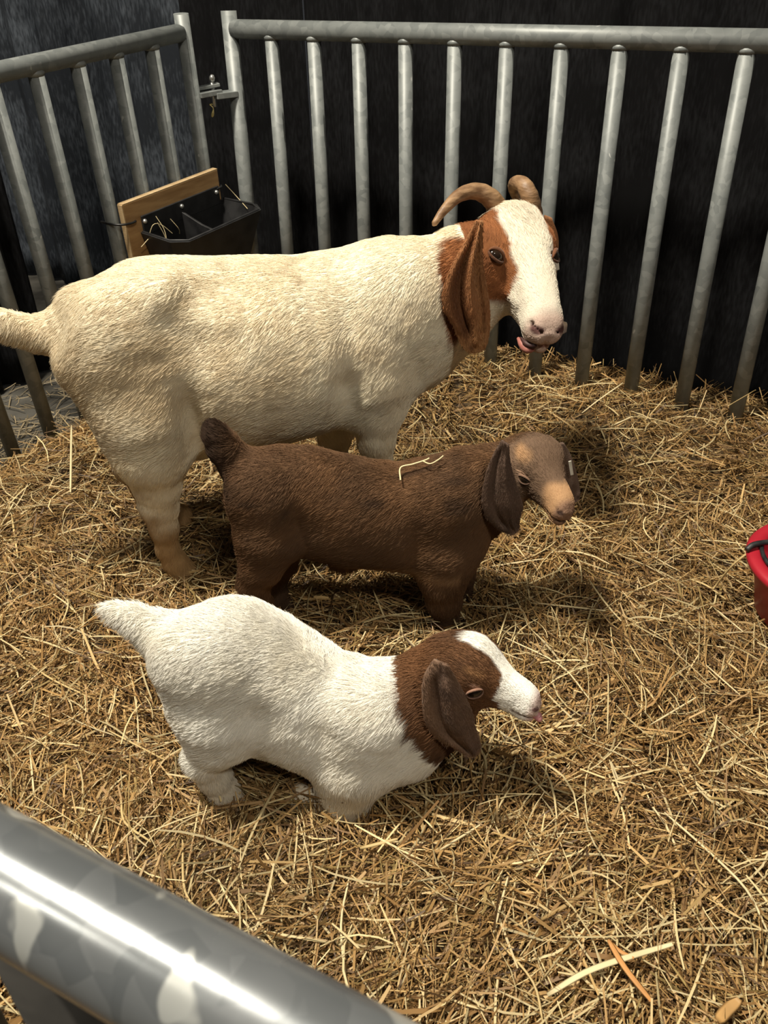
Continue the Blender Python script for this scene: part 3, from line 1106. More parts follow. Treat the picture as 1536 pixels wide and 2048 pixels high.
# ------------------------------------------------------------------ big white doe
def make_doe():
    h0 = on_z(350, 1152, 0.0)
    yaw = math.radians(17)
    left = np.array([-math.sin(yaw), math.cos(yaw), 0])
    fr = Frame(h0 + left * 0.095, yaw)
    root = empty('goat', tuple(fr.o), yaw)
    tag(root, 'big horned white goat with a brown ear and brown eye patch standing broadside', 'goat')
    top = [(112, 668), (128, 640), (160, 588), (200, 545), (250, 516), (330, 505), (420, 505), (500, 502), (600, 504), (680, 492), (740, 482), (800, 484), (840, 492), (880, 540), (905, 610)]
    bot = [(112, 690), (125, 735), (160, 790), (230, 850), (310, 880), (400, 888), (480, 883), (560, 872), (640, 850), (700, 828), (760, 806), (810, 785), (850, 755), (880, 715), (905, 650)]
    wx = [(112, 680), (200, 680), (330, 690), (480, 690), (600, 670), (720, 650), (830, 620), (905, 620)]
    ww = [0.05, 0.125, 0.150, 0.185, 0.180, 0.145, 0.115, 0.06]
    torso = profile_loft(fr, top, bot, wx, ww, egg=-0.10, pw=2.15)
    P = fr
    Y = (0, 1, 0)
    hd = Head(fr, 1043, 542, -0.045, (.447, .894), 1.05, 65, 0.335, False)
    hd.lid = (0.16, 0.065, 0.03)
    parts = [
        # near hind leg
        (cone(P(246, 706, -.076), P(288, 840, -.083), .108, .084, Y, .62), .075),
        (chain([P(292, 838, -.09), P(303, 905, -.09), P(314, 965, -.09), P(321, 1012, -.09), P(328, 1056, -.09), P(335, 1098, -.09)], [.082, .072, .046, .033, .0255, .0225], k=.02), .045),
        (chain([P(318, 985, -.09), P(303, 1012, -.09), P(318, 1040, -.09)], [.022, .020, .016], k=.015), .02),
        (chain([P(336, 1098, -.09), P(350, 1124, -.092), P(366, 1144, -.092)], [.023, .024, .029], k=.012), .012),
        # far hind leg
        (cone(P(255, 700, .076), P(292, 830, .085), .10, .08, Y, .62), .06),
        (chain([P(296, 830, .09), P(272, 900, .09), P(262, 932, .09)], [.075, .046, .036], k=.03), .04),
        (chain([P(262, 930, .09), P(292, 980, .09), P(322, 1016, .09), P(356, 1036, .09)], [.034, .026, .027, .033], k=.02), .02),
        # near front leg
        (cone(P(800, 640, -.075), P(742, 775, -.085), .115, .075, Y, .55), .06),
        (chain([P(748, 770, -.09), P(752, 825, -.09), P(754, 880, -.09)], [.068, .047, .036], k=.03), .04),
        (chain([P(752, 884, -.09), P(757, 930, -.09), P(762, 985, -.09), P(774, 1012, -.09)], [.036, .027, .027, .033], k=.02), .02),
        # far front leg
        (cone(P(790, 640, .07), P(700, 785, .08), .10, .06, Y, .55), .06),
        (chain([P(690, 790, .085), P(674, 850, .085), P(668, 878, .085)], [.055, .038, .033], k=.03), .03),
        (chain([P(668, 878, .085), P(672, 920, .085), P(678, 960, .085), P(688, 985, .085)], [.032, .025, .026, .032], k=.02), .02),
        # udder, tail
        (ellip(P(392, 872, 0.0), (.06, .05, .05)), .03),
        (chain([P(165, 632), P(120, 662), P(78, 668), P(40, 660), P(0, 648), P(-45, 628)], [.052, .038, .028, .024, .024, .012], k=.02), .05),
        # neck
        (chain([P(800, 610, 0), P(868, 594, -.01), P(930, 546, -.02), hd.at(.14, 0, -.06)], [.116, .098, .084, .068], Y, .82, .05), .06),
        (chain([P(850, 690, 0), P(915, 625, -.02), hd.at(.20, 0, -.16)], [.085, .068, .050], Y, .75, .04), .06),
    ]
    hs = hd.sdf()

    def sdf(p):
        r = torso(p)
        r = fold(p, r, parts)
        return smin(r, hs(p), .035)
    S = lambda x, y, o=-.14: P(x, y, o)
    lst = [(S(425, 610, -.15), np.array([.052, .10, .032]), -.030), (S(345, 572, -.12), .06, .014), (S(485, 592, -.16), np.array([.04, .09, .025]), -.024), (S(450, 640, -.16), np.array([.05, .09, .025]), .010),
           (S(335, 655, -.14), .04, -.013), (S(455, 612, -.16), np.array([.018, .07, .03]), .010), (S(300, 720, -.14), np.array([.05, .07, .02]), -.007), (S(260, 640, -.13), np.array([.03, .06, .05]), -.007), (S(560, 560, -.14), np.array([.06, .08, .03]), -.008), (S(640, 620, -.17), np.array([.02, .07, .10]), -.005), (S(300, 620, -.13), .06, .008), (S(405, 690, -.16), .05, -.016), (S(384, 835, -.14), np.array([.024, .07, .07]), -.030),
           (S(520, 640, -.18), .08, .008), (S(150, 670, -.06), .05, -.012), (S(700, 690, -.15), np.array([.03, .06, .12]), -.010),
           (S(690, 780, -.14), np.array([.03, .06, .05]), -.018), (S(770, 700, -.13), .06, .008), (S(860, 640, -.12), .05, -.008), (S(745, 890, -.125), .022, .006),
           (S(330, 1000, -.12), .02, .004), (S(130, 705, -.03), .03, -.010)]
    b0 = bumps(sdf, lst)

    full = b0
    X0, X1 = P(-60, 640)[0], hd.at(1.1, 0, 0)[0]
    lo = (X0 - .03, -.26, -.05)
    hi = (max(X1, P(905, 600)[0], hd.at(.3, .3, .3)[0]) + .06, .22, .80)
    cream, warm, dirt = np.array([.88, .82, .66]), np.array([.76, .62, .41]), np.array([.34, .205, .085])
    white, brown, dbrown = np.array([.74, .68, .56]), np.array([.29, .115, .045]), np.array([.16, .062, .026])

    def colour(V, Nn):
        n1, n2 = fbm(V, 7, 11), fbm(V, 22, 12)
        c = mixc(np.tile(cream, (len(V), 1)), np.tile(warm, (len(V), 1)), np.clip(.18 + .45 * n1 + .25 * n2, 0, .8))
        # soiled patches: rear of the thighs, tail, brisket, knees
        st = np.exp(-((V - P(250, 800, -.12)) / np.array([.15, .2, .11])) ** 2 @ np.ones(3)) * 1.15
        st += np.exp(-((V - P(60, 660, 0)) / np.array([.14, .2, .08])) ** 2 @ np.ones(3)) * .55
        st += np.exp(-((V - P(420, 610, -.15)) / np.array([.06, .1, .04])) ** 2 @ np.ones(3)) * .6
        st += np.exp(-((V - P(340, 660, -.15)) / np.array([.05, .1, .05])) ** 2 @ np.ones(3)) * .5
        st += np.exp(-((V - P(600, 830, -.12)) / np.array([.10, .1, .05])) ** 2 @ np.ones(3)) * .35
        n3 = fbm(V * np.array([1.0, 1.0, 2.2]), 26, 14)
        st += .55 * smoothstep(.15, .6, n3 + .4 * n1) * (V[:, 0] < P(720, 600)[0])
        c = mixc(c, np.tile(warm * .78, (len(V), 1)), np.clip(st * (0.7 + .6 * n2), 0, .85))
        lowz = smoothstep(.30, .06, V[:, 2] + .10 * n2 + .03 * n1) * (.45 + .55 * smoothstep(.25, .12, V[:, 0]))
        c = mixc(c, np.tile(dirt, (len(V), 1)), np.clip(lowz * .95, 0, 1))
        dd = np.linalg.norm((V - P(134, 706, -.01)) / np.array([.022, .03, .030]), axis=1)
        c = mixc(c, np.tile(np.array([.30, .20, .15]), (len(V), 1)), smoothstep(1.2, .5, dd) * .8)
        # head
        q = hd.loc(V)
        near = (np.abs(q[:, 1]) < .42) & (q[:, 2] > -.5) & (q[:, 2] < .55) & (q[:, 0] > -.2) & (q[:, 0] < 1.3)
        ishead = smoothstep(.05, .2, q[:, 0] + .04 * n2) * near
        c = mixc(c, np.tile(white, (len(V), 1)), ishead * .9)
        w = q[:, 1] + .025 * fbm(V, 40, 21)
        xx = q[:, 0] + .03 * fbm(V, 30, 22)
        # brown patch on the sides of the face (its right side shows)
        lim = np.interp(xx, [-.1, .15, .35, .55, .66, .72], [.12, .14, .150, .125, .13, .3])
        zlo = np.interp(xx, [.0, .3, .5, .7], [-.5, -.45, -.20, -.02])
        pt = smoothstep(-.012, .012, np.abs(w) - lim) * smoothstep(.70, .66, xx) * smoothstep(-.05, .02, q[:, 2] - zlo) * smoothstep(-.16, -.10, xx) * near
        c = mixc(c, mixc(np.tile(brown, (len(V), 1)), np.tile(dbrown, (len(V), 1)), np.clip(.3 + .8 * n2, 0, 1)), pt)
        # brown down the neck behind the near ear
        d = np.abs((V - P(930, 560, -.12)) / np.array([.045, .09, .115]))
        nk = smoothstep(1.15, .95, np.sqrt((d ** 2).sum(1)) + .25 * n2) * (V[:, 1] < 0)
        c = mixc(c, np.tile(brown, (len(V), 1)), nk)
        # pink muzzle, dark nostrils
        pk = smoothstep(.86, .95, q[:, 0]) * ishead
        c = mixc(c, np.tile(np.array([.50, .34, .28]), (len(V), 1)), pk * .8)
        for s in (-1, 1):
            dd = np.linalg.norm((q - np.array((.955, s * .065, -.02))) / np.array((.05, .05, .03)), axis=1)
            c = mixc(c, np.tile(np.array([.10, .05, .045]), (len(V), 1)), smoothstep(1.2, .7, dd) * ishead)
        ml = np.abs(q[:, 2] + .128) < .012
        c = mixc(c, np.tile(np.array([.20, .08, .06]), (len(V), 1)), ml * (q[:, 0] > .78) * ishead * .8)
        return c
    hd.place_eyes(full, fr, 991, 512, (1, .35), (.052, .036))
    body, V, F, C = body_object(root, full, lo, hi, 0.0043, colour)
    body['label'] = 'cream white body with brown face patch and soiled legs'

    def flow(p):
        d = np.tile(np.array([-1.0, 0, -.55]), (len(p), 1))
        lg = smoothstep(.36, .24, p[:, 2])[:, None]
        d = d * (1 - lg) + np.array([-.05, 0, -1.0]) * lg
        q = hd.loc(p)
        h = (smoothstep(.0, .2, q[:, 0]) * hd.near(q))[:, None]
        return d * (1 - h) + (-hd.B[0]) * h

    def leng(p):
        q = hd.loc(p)
        h = smoothstep(.0, .25, q[:, 0]) * hd.near(q)
        base = .015 + .012 * np.exp(-((p - P(160, 600)) / .06) ** 2 @ np.ones(3))
        base = base * (.6 + .4 * smoothstep(.12, .40, p[:, 2]))
        return base * (1 - h) + h * np.interp(q[:, 0], [0, .3, .7, .9], [.020, .016, .007, .0025])
    make_fur(body, V, F, C, 170000, flow, leng, .00036, 31, .22, avoid=hd.avoid)
    hd.eyes(root)
    # mouth slightly open: dark cavity and pink lip on the near side
    c = hd.at(.93, -.055, -.150)
    pts = [hd.at(.985, -.045, -.125), hd.at(.95, -.085, -.145), hd.at(.88, -.105, -.150)]
    MB().tube(spline(pts, 10), [.002] + [.0055] * 4 + [.006] * 2 + [.004, .003, .0015], 10).build('mouth', MAT['dark_mouth'], root)
    pts = [hd.at(.975, -.045, -.165), hd.at(.94, -.085, -.180), hd.at(.86, -.108, -.172)]
    MB().tube(spline(pts, 10), [.003, .006, .008, .009, .009, .009, .008, .007, .005, .003], 10).build('lower_lip', MAT['mouth'], root)
    # horns
    def dp(x, y, ref, k):                     # point at the depth of ref, k metres further from the camera
        cl = P.loc(CAM)
        d = P.vec(ray(x, y))
        t = ((ref - cl) @ P.vec(CW)) + k
        return cl + d * t
    r1 = hd.at(.12, -.09, .20)
    r2 = hd.at(.12, .09, .20)
    horn(root, [dp(1002, 440, r1, .045), dp(986, 402, r1, .01), dp(955, 383, r1, -.01), dp(920, 390, r1, -.03), dp(890, 418, r1, -.05), dp(866, 451, r1, -.06)], .0235, .0055, 'curved tan horn sweeping back')
    horn(root, [dp(1066, 430, r2, .03), dp(1060, 396, r2, .0), dp(1048, 371, r2, .0), dp(1032, 365, r2, .03), dp(1026, 376, r2, .07), dp(1034, 402, r2, .10)], .021, .008, 'curved tan horn, far side')
    # ears
    tan, eb, ed = np.array([.52, .28, .12]), np.array([.33, .145, .060]), np.array([.16, .066, .030])

    def ecol(q, V):
        n = fbm(V, 30, 41)
        c = np.tile(eb, (len(q), 1))
        c = mixc(c, np.tile(tan, (len(q), 1)), np.clip(smoothstep(.45, .95, q[:, 0]) * .8 + .25 * n + .35 * np.exp(-((q[:, 1] - .80) / .18) ** 2), 0, 1))
        dk = np.exp(-((q[:, 1] - .28) / .17) ** 2) * smoothstep(.15, .3, q[:, 0]) * (1 - smoothstep(.65, .8, q[:, 0]))
        c = mixc(c, np.tile(ed, (len(q), 1)), np.clip(dk * .9 + .2 * n, 0, 1))
        sp = np.exp(-((q[:, 0] - .83) / .05) ** 2 - ((q[:, 1] - .45) / .16) ** 2)
        return mixc(c, np.tile(ed * .7, (len(q), 1)), np.clip(sp * (.7 + n), 0, .9))
    eo = min(hd.at(.22, -.24, .05)[1] - .005, -.135)
    ear, EV, EF, EC = ear_mesh(root, fr, [(952, 440), (932, 478), (903, 532), (887, 580), (889, 618), (908, 655), (918, 680), (928, 698), (944, 706)],
                   [(966, 442), (965, 485), (967, 530), (974, 575), (980, 620), (979, 660), (973, 690), (962, 702), (950, 706)],
                   eo, .05, ecol, 'long drooping brown ear with lengthwise folds',
                   [(.36, .07, -.014, .18, .62), (.62, .10, .012, .1, .70), (.82, .05, -.008, .2, .65), (.12, .1, .006, .2, .6)], .007)
    make_fur(ear, EV, EF, EC, 9000, lambda p: np.tile(np.array([-.1, 0, -1.0]), (len(p), 1)), lambda p: np.full(len(p), .007), .0004, 33, .35)

    def fcol(q, V):
        n = fbm(V, 30, 43)
        c = np.tile(np.array([.62, .52, .40]), (len(q), 1))
        c = mixc(c, np.tile(eb, (len(q), 1)), smoothstep(.38, .30, q[:, 0] + .03 * n))
        return mixc(c, np.tile(np.array([.33, .27, .24]), (len(q), 1)), smoothstep(.84, .92, q[:, 0]))
    offf = hd.at(.25, .2, 0)[1] + .02
    fe, FV, FF_, FC = ear_mesh(root, fr, [(1088, 430), (1092, 480), (1096, 540), (1098, 600), (1104, 640), (1112, 662), (1120, 671)],
                   [(1104, 436), (1117, 478), (1114, 540), (1113, 600), (1120, 638), (1134, 646), (1133, 664), ],
                   offf, .03, fcol, 'far ear hanging behind the cheek', [], .006)
    c = P(1113, 522, offf - .012)
    tag_plate(fe, c, (.010, .003, .042), np.array(Matrix.Rotation(math.radians(-12), 3, 'Y')))
    return fr, hd


DOE, DOE_HEAD = make_doe()


def muzzle_tint(c, q, near, pink, dark):
    c = mixc(c, np.tile(pink, (len(c), 1)), smoothstep(.88, .97, q[:, 0]) * near * .8)
    for s in (-1, 1):
        dd = np.linalg.norm((q - np.array((.955, s * .068, -.02))) / np.array((.05, .05, .03)), axis=1)
        c = mixc(c, np.tile(dark, (len(c), 1)), smoothstep(1.25, .7, dd) * near)
    ml = (np.abs(q[:, 2] + .128) < .014) & (q[:, 0] > .78)
    return mixc(c, np.tile(dark, (len(c), 1)), ml * near * .8)


# ------------------------------------------------------------------ brown kid
def make_brown_kid():
    yaw = math.radians(2)
    fr = Frame((on_z(700, 1240, 0.0)[0], 1.275, 0), yaw)
    P = fr
    Y = (0, 1, 0)
    root = empty('goat_kid', tuple(fr.o), yaw)
    tag(root, 'dark brown goat kid standing with raised black tail', 'goat')
    top = [(474, 945), (486, 915), (520, 897), (560, 889), (620, 891), (680, 904), (740, 916), (800, 923), (870, 917), (920, 915), (960, 940), (985, 985)]
    bot = [(474, 960), (490, 1040), (540, 1090), (600, 1105), (680, 1126), (740, 1130), (790, 1134), (840, 1142), (900, 1148), (945, 1125), (970, 1080), (985, 1030)]
    wx = [(474, 950), (520, 1000), (600, 1000), (700, 1010), (800, 1020), (880, 1020), (950, 1020), (985, 1010)]
    ww = [.03, .066, .074, .084, .082, .074, .06, .03]
    torso = profile_loft(fr, top, bot, wx, ww, egg=-.05, pw=2.2)
    hd = Head(fr, 1083, 954, -.03, (.608, .794), .70, 49, .172, True)
    hd.lid = (.22, .13, .085)
    a, b = -.048, .048
    parts = [
        (cone(P(520, 1000, a), P(535, 1080, a), .062, .052, Y, .7), .035),
        (chain([P(535, 1075, a), P(522, 1130, a), P(506, 1165, a)], [.052, .037, .028], k=.02), .03),
        (chain([P(508, 1165, a), P(520, 1205, a), P(528, 1240, a), P(540, 1262, a)], [.029, .021, .019, .021], k=.012), .015),
        (cone(P(520, 1000, b), P(550, 1080, b), .055, .045, Y, .7), .035),
        (chain([P(552, 1075, b), P(560, 1120, b), P(548, 1150, b), P(556, 1195, b), P(568, 1212, b)], [.046, .032, .025, .018, .02], k=.02), .025),
        (cone(P(900, 1020, a), P(892, 1110, a), .062, .047, Y, .7), .035),
        (chain([P(890, 1110, a), P(886, 1160, a), P(888, 1200, a)], [.047, .039, .032], k=.02), .03),
        (chain([P(888, 1200, a), P(894, 1240, a), P(898, 1270, a), P(908, 1284, a)], [.032, .021, .020, .023], k=.012), .015),
        (cone(P(910, 1020, b), P(915, 1100, b), .055, .042, Y, .7), .035),
        (chain([P(915, 1100, b), P(912, 1145, b), P(914, 1180, b), P(918, 1215, b), P(926, 1232, b)], [.042, .034, .026, .019, .021], k=.02), .025),
        (chain([P(505, 950), P(474, 925), P(448, 895), P(430, 866), P(424, 854)], [.036, .029, .026, .019, .010], k=.015), .03),
        (chain([P(885, 1002, 0), P(945, 966, -.005), hd.at(.12, 0, -.03)], [.078, .060, .046], Y, .85, .03), .035),
        (chain([P(910, 1060, 0), P(970, 1000, -.01), hd.at(.22, 0, -.12)], [.068, .050, .036], Y, .8, .03), .04),
        (ellip(P(690, 1128, 0), (.03, .02, .014)), .02),
    ]
    hs = hd.sdf()

    def sdf(p):
        r = torso(p)
        r = fold(p, r, parts)
        return smin(r, hs(p), .02)
    lst = [(P(600, 1060, -.08), np.array([.03, .05, .03]), -.008), (P(545, 1030, -.08), .035, .004), (P(830, 1090, -.075), np.array([.02, .04, .05]), -.007),
           (P(620, 960, -.08), .04, -.003), (P(860, 970, -.07), .04, .004)]
    b0 = bumps(sdf, lst)

    full = b0
    lo = (P(415, 860)[0] - .03, -.16, -.05)
    hi = (P(1170, 1000, 0)[0] + .05, .14, .46)
    br, red, dk = np.array([.118, .066, .036]), np.array([.185, .096, .045]), np.array([.042, .026, .018])
    tan, grey = np.array([.42, .25, .13]), np.array([.165, .108, .072])

    def colour(V, Nn):
        n1, n2 = fbm(V, 12, 51), fbm(V, 40, 52)
        c = np.tile(br, (len(V), 1))
        c = mixc(c, np.tile(red, (len(V), 1)), np.clip(.30 + .6 * n1 + .25 * n2, 0, 1))
        # black along the tail and in streaks over the back
        t = smoothstep(.02, -.04, V[:, 0] - P(478, 920)[0]) * (V[:, 2] > P(478, 960)[2])
        c = mixc(c, np.tile(dk, (len(V), 1)), np.clip(t * 1.0, 0, .95))
        stk = smoothstep(.25, .7, vnoise(V * np.array([1, 3.5, 3.5]), 14, 55)) * (V[:, 2] > .29)
        c = mixc(c, np.tile(dk, (len(V), 1)), stk * .6)
        c = mixc(c, np.tile(dk, (len(V), 1)), smoothstep(.10, .03, V[:, 2]) * .7)
        bl = smoothstep(.165, .145, V[:, 2]) * smoothstep(.125, .14, V[:, 2]) * (np.abs(V[:, 0] - P(800, 1120)[0]) < .11)
        c = mixc(c, np.tile(tan * .8, (len(V), 1)), bl * .6)
        q = hd.loc(V)
        near = hd.near(q)
        ih = smoothstep(.02, .15, q[:, 0] + .04 * n2) * near
        c = mixc(c, np.tile(grey, (len(V), 1)), ih * .85)
        for s in (-1, 1):                                        # tan brows
            dd = np.linalg.norm((q - np.array((.30, s * .19, .17))) / np.array((.13, .13, .10)), axis=1)
            c = mixc(c, np.tile(tan, (len(V), 1)), smoothstep(1.2, .5, dd + .3 * n2) * ih)
            dd = np.linalg.norm((q - np.array((.40, s * .22, .04))) / np.array((.07, .08, .035)), axis=1)
            c = mixc(c, np.tile(np.array([.46, .30, .20]), (len(V), 1)), smoothstep(1.1, .7, dd) * ih)
        mz = smoothstep(.66, .78, q[:, 0] + .07 * n2)
        c = mixc(c, np.tile(tan * 1.1, (len(V), 1)), mz * ih * .9)
        c = mixc(c, np.tile(grey * .9, (len(V), 1)), smoothstep(.05, -.08, q[:, 2]) * (1 - mz) * ih * .5)
        return muzzle_tint(c, q, near, np.array([.25, .15, .11]), np.array([.045, .026, .02]))
    hd.place_eyes(full, fr, 1049, 958, (1, .12), (.066, .046))
    body, V, F, C = body_object(root, full, lo, hi, .0032, colour)
    body['label'] = 'dark brown coat with tan brows and muzzle'

    def flow(p):
        d = np.tile(np.array([-1.0, 0, -.75]), (len(p), 1))
        lg = smoothstep(.17, .12, p[:, 2])[:, None]
        d = d * (1 - lg) + np.array([-.15, 0, -1.0]) * lg
        tl = (smoothstep(.0, -.03, p[:, 0] - P(478, 920)[0]) * (p[:, 2] > .3))[:, None]
        d = d * (1 - tl) + np.array([-.5, 0, .9]) * tl
        q = hd.loc(p)
        h = (smoothstep(.0, .2, q[:, 0]) * hd.near(q))[:, None]
        return d * (1 - h) + (-hd.B[0]) * h

    def leng(p):
        q = hd.loc(p)
        h = smoothstep(.0, .25, q[:, 0]) * hd.near(q)
        return .013 * (1 - h) + h * np.interp(q[:, 0], [0, .3, .7, .9], [.009, .006, .004, .002])
    make_fur(body, V, F, C, 110000, flow, leng, .00034, 61, .28, avoid=hd.avoid)
    hd.eyes(root)
    e1, e2, e3 = np.array([.15, .095, .068]), np.array([.085, .055, .041]), np.array([.27, .195, .165])

    def ecol(q, V):
        n = fbm(V, 45, 71)
        c = mixc(np.tile(e1, (len(q), 1)), np.tile(e2, (len(q), 1)), np.clip(.35 + smoothstep(.4, .75, q[:, 0]) * .5 + .5 * n, 0, 1))
        return mixc(c, np.tile(e3, (len(q), 1)), smoothstep(.80, .92, q[:, 0]) * .8)
    ear, EV, EF, EC = ear_mesh(root, fr, [(1004, 880), (985, 912), (970, 955), (964, 1000), (972, 1032), (992, 1052), (1012, 1066), (1022, 1070)],
                   [(1018, 890), (1020, 920), (1028, 952), (1040, 990), (1046, 1015), (1040, 1035), (1038, 1058), (1028, 1069)],
                   min(hd.at(.22, -.27, .0)[1] - .004, -.085), .16, ecol, 'long dark drooping ear', [(.30, .12, -.008, .15, .7), (.72, .10, .006, .2, .75)], .0045)
    make_fur(ear, EV, EF, EC, 9000, lambda p: np.tile(np.array([-.1, 0, -1.0]), (len(p), 1)), lambda p: np.full(len(p), .005), .00035, 63, .25)
    offf = hd.at(.25, .27, 0)[1] + .012
    fe, _, _, _ = ear_mesh(root, fr, [(1118, 886), (1124, 920), (1130, 955), (1134, 980), (1142, 998), (1150, 1004)],
                   [(1128, 886), (1142, 912), (1154, 948), (1160, 978), (1160, 996), (1154, 1004)], offf, .03, ecol, 'far dark ear hanging behind the cheek', [], .004)
    tag_plate(fe, P(1142, 936, offf - .010), (.006, .002, .032), np.array(Matrix.Rotation(math.radians(-14), 3, 'Y')))
    return fr, hd, V, F


BKID = make_brown_kid()


# ------------------------------------------------------------------ white kid with brown head, down on its knees
def make_white_kid():
    yaw = math.radians(-4)
    fr = Frame((on_z(560, 1590, 0.0)[0], .885, 0), yaw)
    P = fr
    Y = (0, 1, 0)
    root = empty('goat_kid', tuple(fr.o), yaw)
    tag(root, 'white goat kid with a brown head and white blaze kneeling in the straw', 'goat')
    top = [(320, 1300), (332, 1258), (370, 1218), (415, 1196), (460, 1189), (505, 1197), (560, 1226), (620, 1263), (680, 1299), (720, 1307), (760, 1316), (800, 1332), (840, 1365), (865, 1410)]
    bot = [(320, 1310), (335, 1370), (370, 1430), (430, 1468), (500, 1484), (560, 1506), (610, 1528), (660, 1546), (720, 1560), (780, 1542), (825, 1510), (850, 1475), (865, 1430)]
    wx = [(320, 1305), (370, 1310), (440, 1330), (540, 1370), (640, 1420), (740, 1440), (820, 1440), (865, 1430)]
    ww = [.03, .066, .076, .084, .084, .078, .060, .03]
    torso = profile_loft(fr, top, bot, wx, ww, egg=-.05, pw=2.2)
    hd = Head(fr, 970, 1357, -.015, (.906, .424), .05, 25, .156, True)
    hd.lid = (.34, .19, .13)
    a, b = -.05, .05
    parts = [
        (cone(P(395, 1330, a), P(430, 1425, a), .066, .054, Y, .7), .04),
        (chain([P(432, 1425, a), P(436, 1470, a), P(410, 1512, a)], [.056, .041, .031], k=.02), .03),
        (chain([P(408, 1512, a), P(428, 1550, a), P(446, 1580, a), P(462, 1598, a)], [.030, .023, .021, .023], k=.012), .015),
        (cone(P(420, 1320, b), P(455, 1400, b), .058, .046, Y, .7), .035),
        (chain([P(458, 1400, b), P(462, 1440, b), P(446, 1465, b), P(462, 1500, b), P(476, 1516, b)], [.046, .034, .027, .02, .021], k=.02), .025),
        # folded forelegs, weight on the knees
        (cone(P(740, 1440, a), P(712, 1530, a), .064, .050, Y, .75), .04),
        (chain([P(704, 1530, a), P(694, 1580, a), P(698, 1616, a)], [.050, .039, .033], k=.02), .025),
        (chain([P(698, 1614, a), P(665, 1612, a), P(632, 1602, a), P(608, 1594, a)], [.030, .023, .020, .019], k=.012), .02),
        (cone(P(760, 1450, .03), P(772, 1530, .02), .058, .046, Y, .75), .04),
        (chain([P(772, 1530, .02), P(776, 1562, .015), P(778, 1592, .012)], [.044, .036, .031], k=.02), .025),
        (chain([P(778, 1592, .012), P(740, 1596, .015), P(700, 1585, .02)], [.027, .021, .019], k=.012), .015),
        (chain([P(355, 1285), P(312, 1264), P(268, 1240), P(232, 1224), P(208, 1214)], [.042, .029, .019, .010, .004], k=.015), .035),
        (chain([P(795, 1432, 0), P(855, 1388, -.003), hd.at(.14, 0, -.04)], [.074, .062, .052], Y, .9, .03), .03),
        (chain([P(800, 1470, 0), P(855, 1425, -.005), hd.at(.22, 0, -.12)], [.075, .054, .038], Y, .85, .03), .04),
    ]
    hs = hd.sdf()

    def sdf(p):
        r = torso(p)
        r = fold(p, r, parts)
        return smin(r, hs(p), .02)
    lst = [(P(520, 1440, -.085), np.array([.03, .05, .03]), -.008), (P(440, 1380, -.08), .04, .005), (P(655, 1480, -.08), np.array([.018, .04, .05]), -.006),
           (P(700, 1360, -.075), .03, .004), (P(340, 1300, -.03), .02, -.006), (P(560, 1330, -.08), .04, -.003)]
    b0 = bumps(sdf, lst)

    full = b0
    lo = (P(195, 1210)[0] - .02, -.16, -.05)
    hi = (hd.at(1.1, 0, 0)[0] + .05, .14, .44)
    wh, cr, brn, dkb = np.array([.90, .88, .81]), np.array([.82, .77, .65]), np.array([.185, .088, .040]), np.array([.085, .045, .026])
    tan = np.array([.34, .18, .08])

    def colour(V, Nn):
        n1, n2 = fbm(V, 12, 81), fbm(V, 45, 82)
        c = mixc(np.tile(wh, (len(V), 1)), np.tile(cr, (len(V), 1)), np.clip(.2 + .5 * n1 + .3 * n2, 0, .8))
        c = mixc(c, np.tile(np.array([.60, .47, .28]), (len(V), 1)), smoothstep(.10, .0, V[:, 2] + .03 * n2) * .55)
        q = hd.loc(V)
        near = hd.near(q)
        # brown head and collar
        s = (V - P(832, 1400)) @ (np.array([.90, 0, .43])) + .012 * n2
        col_ = smoothstep(-.004, .004, s) * (V[:, 0] > P(798, 1400)[0]) * (V[:, 2] > .0)
        bb = mixc(np.tile(brn, (len(V), 1)), np.tile(dkb, (len(V), 1)), np.clip(.25 + .7 * n1 + .4 * n2, 0, 1))
        for sg in (-1, 1):
            dd = np.linalg.norm((q - np.array((.33, sg * .2, .16))) / np.array((.14, .12, .06)), axis=1)
            bb = mixc(bb, np.tile(tan, (len(V), 1)), smoothstep(1.2, .5, dd + .3 * n2) * .8)
        c = mixc(c, bb, col_)
        # blaze over the forehead and the whole muzzle
        lim = np.interp(q[:, 0], [.05, .15, .3, .45, .58, .66, .72], [.0, .10, .125, .10, .12, .25, .5])
        bz = smoothstep(.012, -.012, np.abs(q[:, 1] + .02 * n2) - lim) * (q[:, 2] > -.08) * smoothstep(.10, .16, q[:, 0] + .02 * n2)
        mz = smoothstep(.64, .68, q[:, 0] + .03 * n2) * smoothstep(-.20, -.14, q[:, 2] + smoothstep(.7, .8, q[:, 0]))
        c = mixc(c, np.tile(wh, (len(V), 1)), np.clip(bz + mz, 0, 1) * near)
        for sg in (-1, 1):
            dd = np.linalg.norm((q - np.array((.40, sg * .22, .045))) / np.array((.07, .08, .03)), axis=1)
            c = mixc(c, np.tile(np.array([.48, .29, .20]), (len(V), 1)), smoothstep(1.1, .7, dd) * near)
        return muzzle_tint(c, q, near, np.array([.60, .40, .35]), np.array([.12, .06, .055]))
    hd.place_eyes(full, fr, 949, 1385, (1, -.38), (.072, .050))
    body, V, F, C = body_object(root, full, lo, hi, .0030, colour)
    body['label'] = 'white coat with brown neck, brown cheeks and white blaze'

    def flow(p):
        d = np.tile(np.array([-1.0, 0, -.7]), (len(p), 1))
        lg = smoothstep(.12, .07, p[:, 2])[:, None]
        d = d * (1 - lg) + np.array([-.2, 0, -1.0]) * lg
        q = hd.loc(p)
        h = (smoothstep(.0, .2, q[:, 0]) * hd.near(q))[:, None]
        return d * (1 - h) + (-hd.B[0]) * h

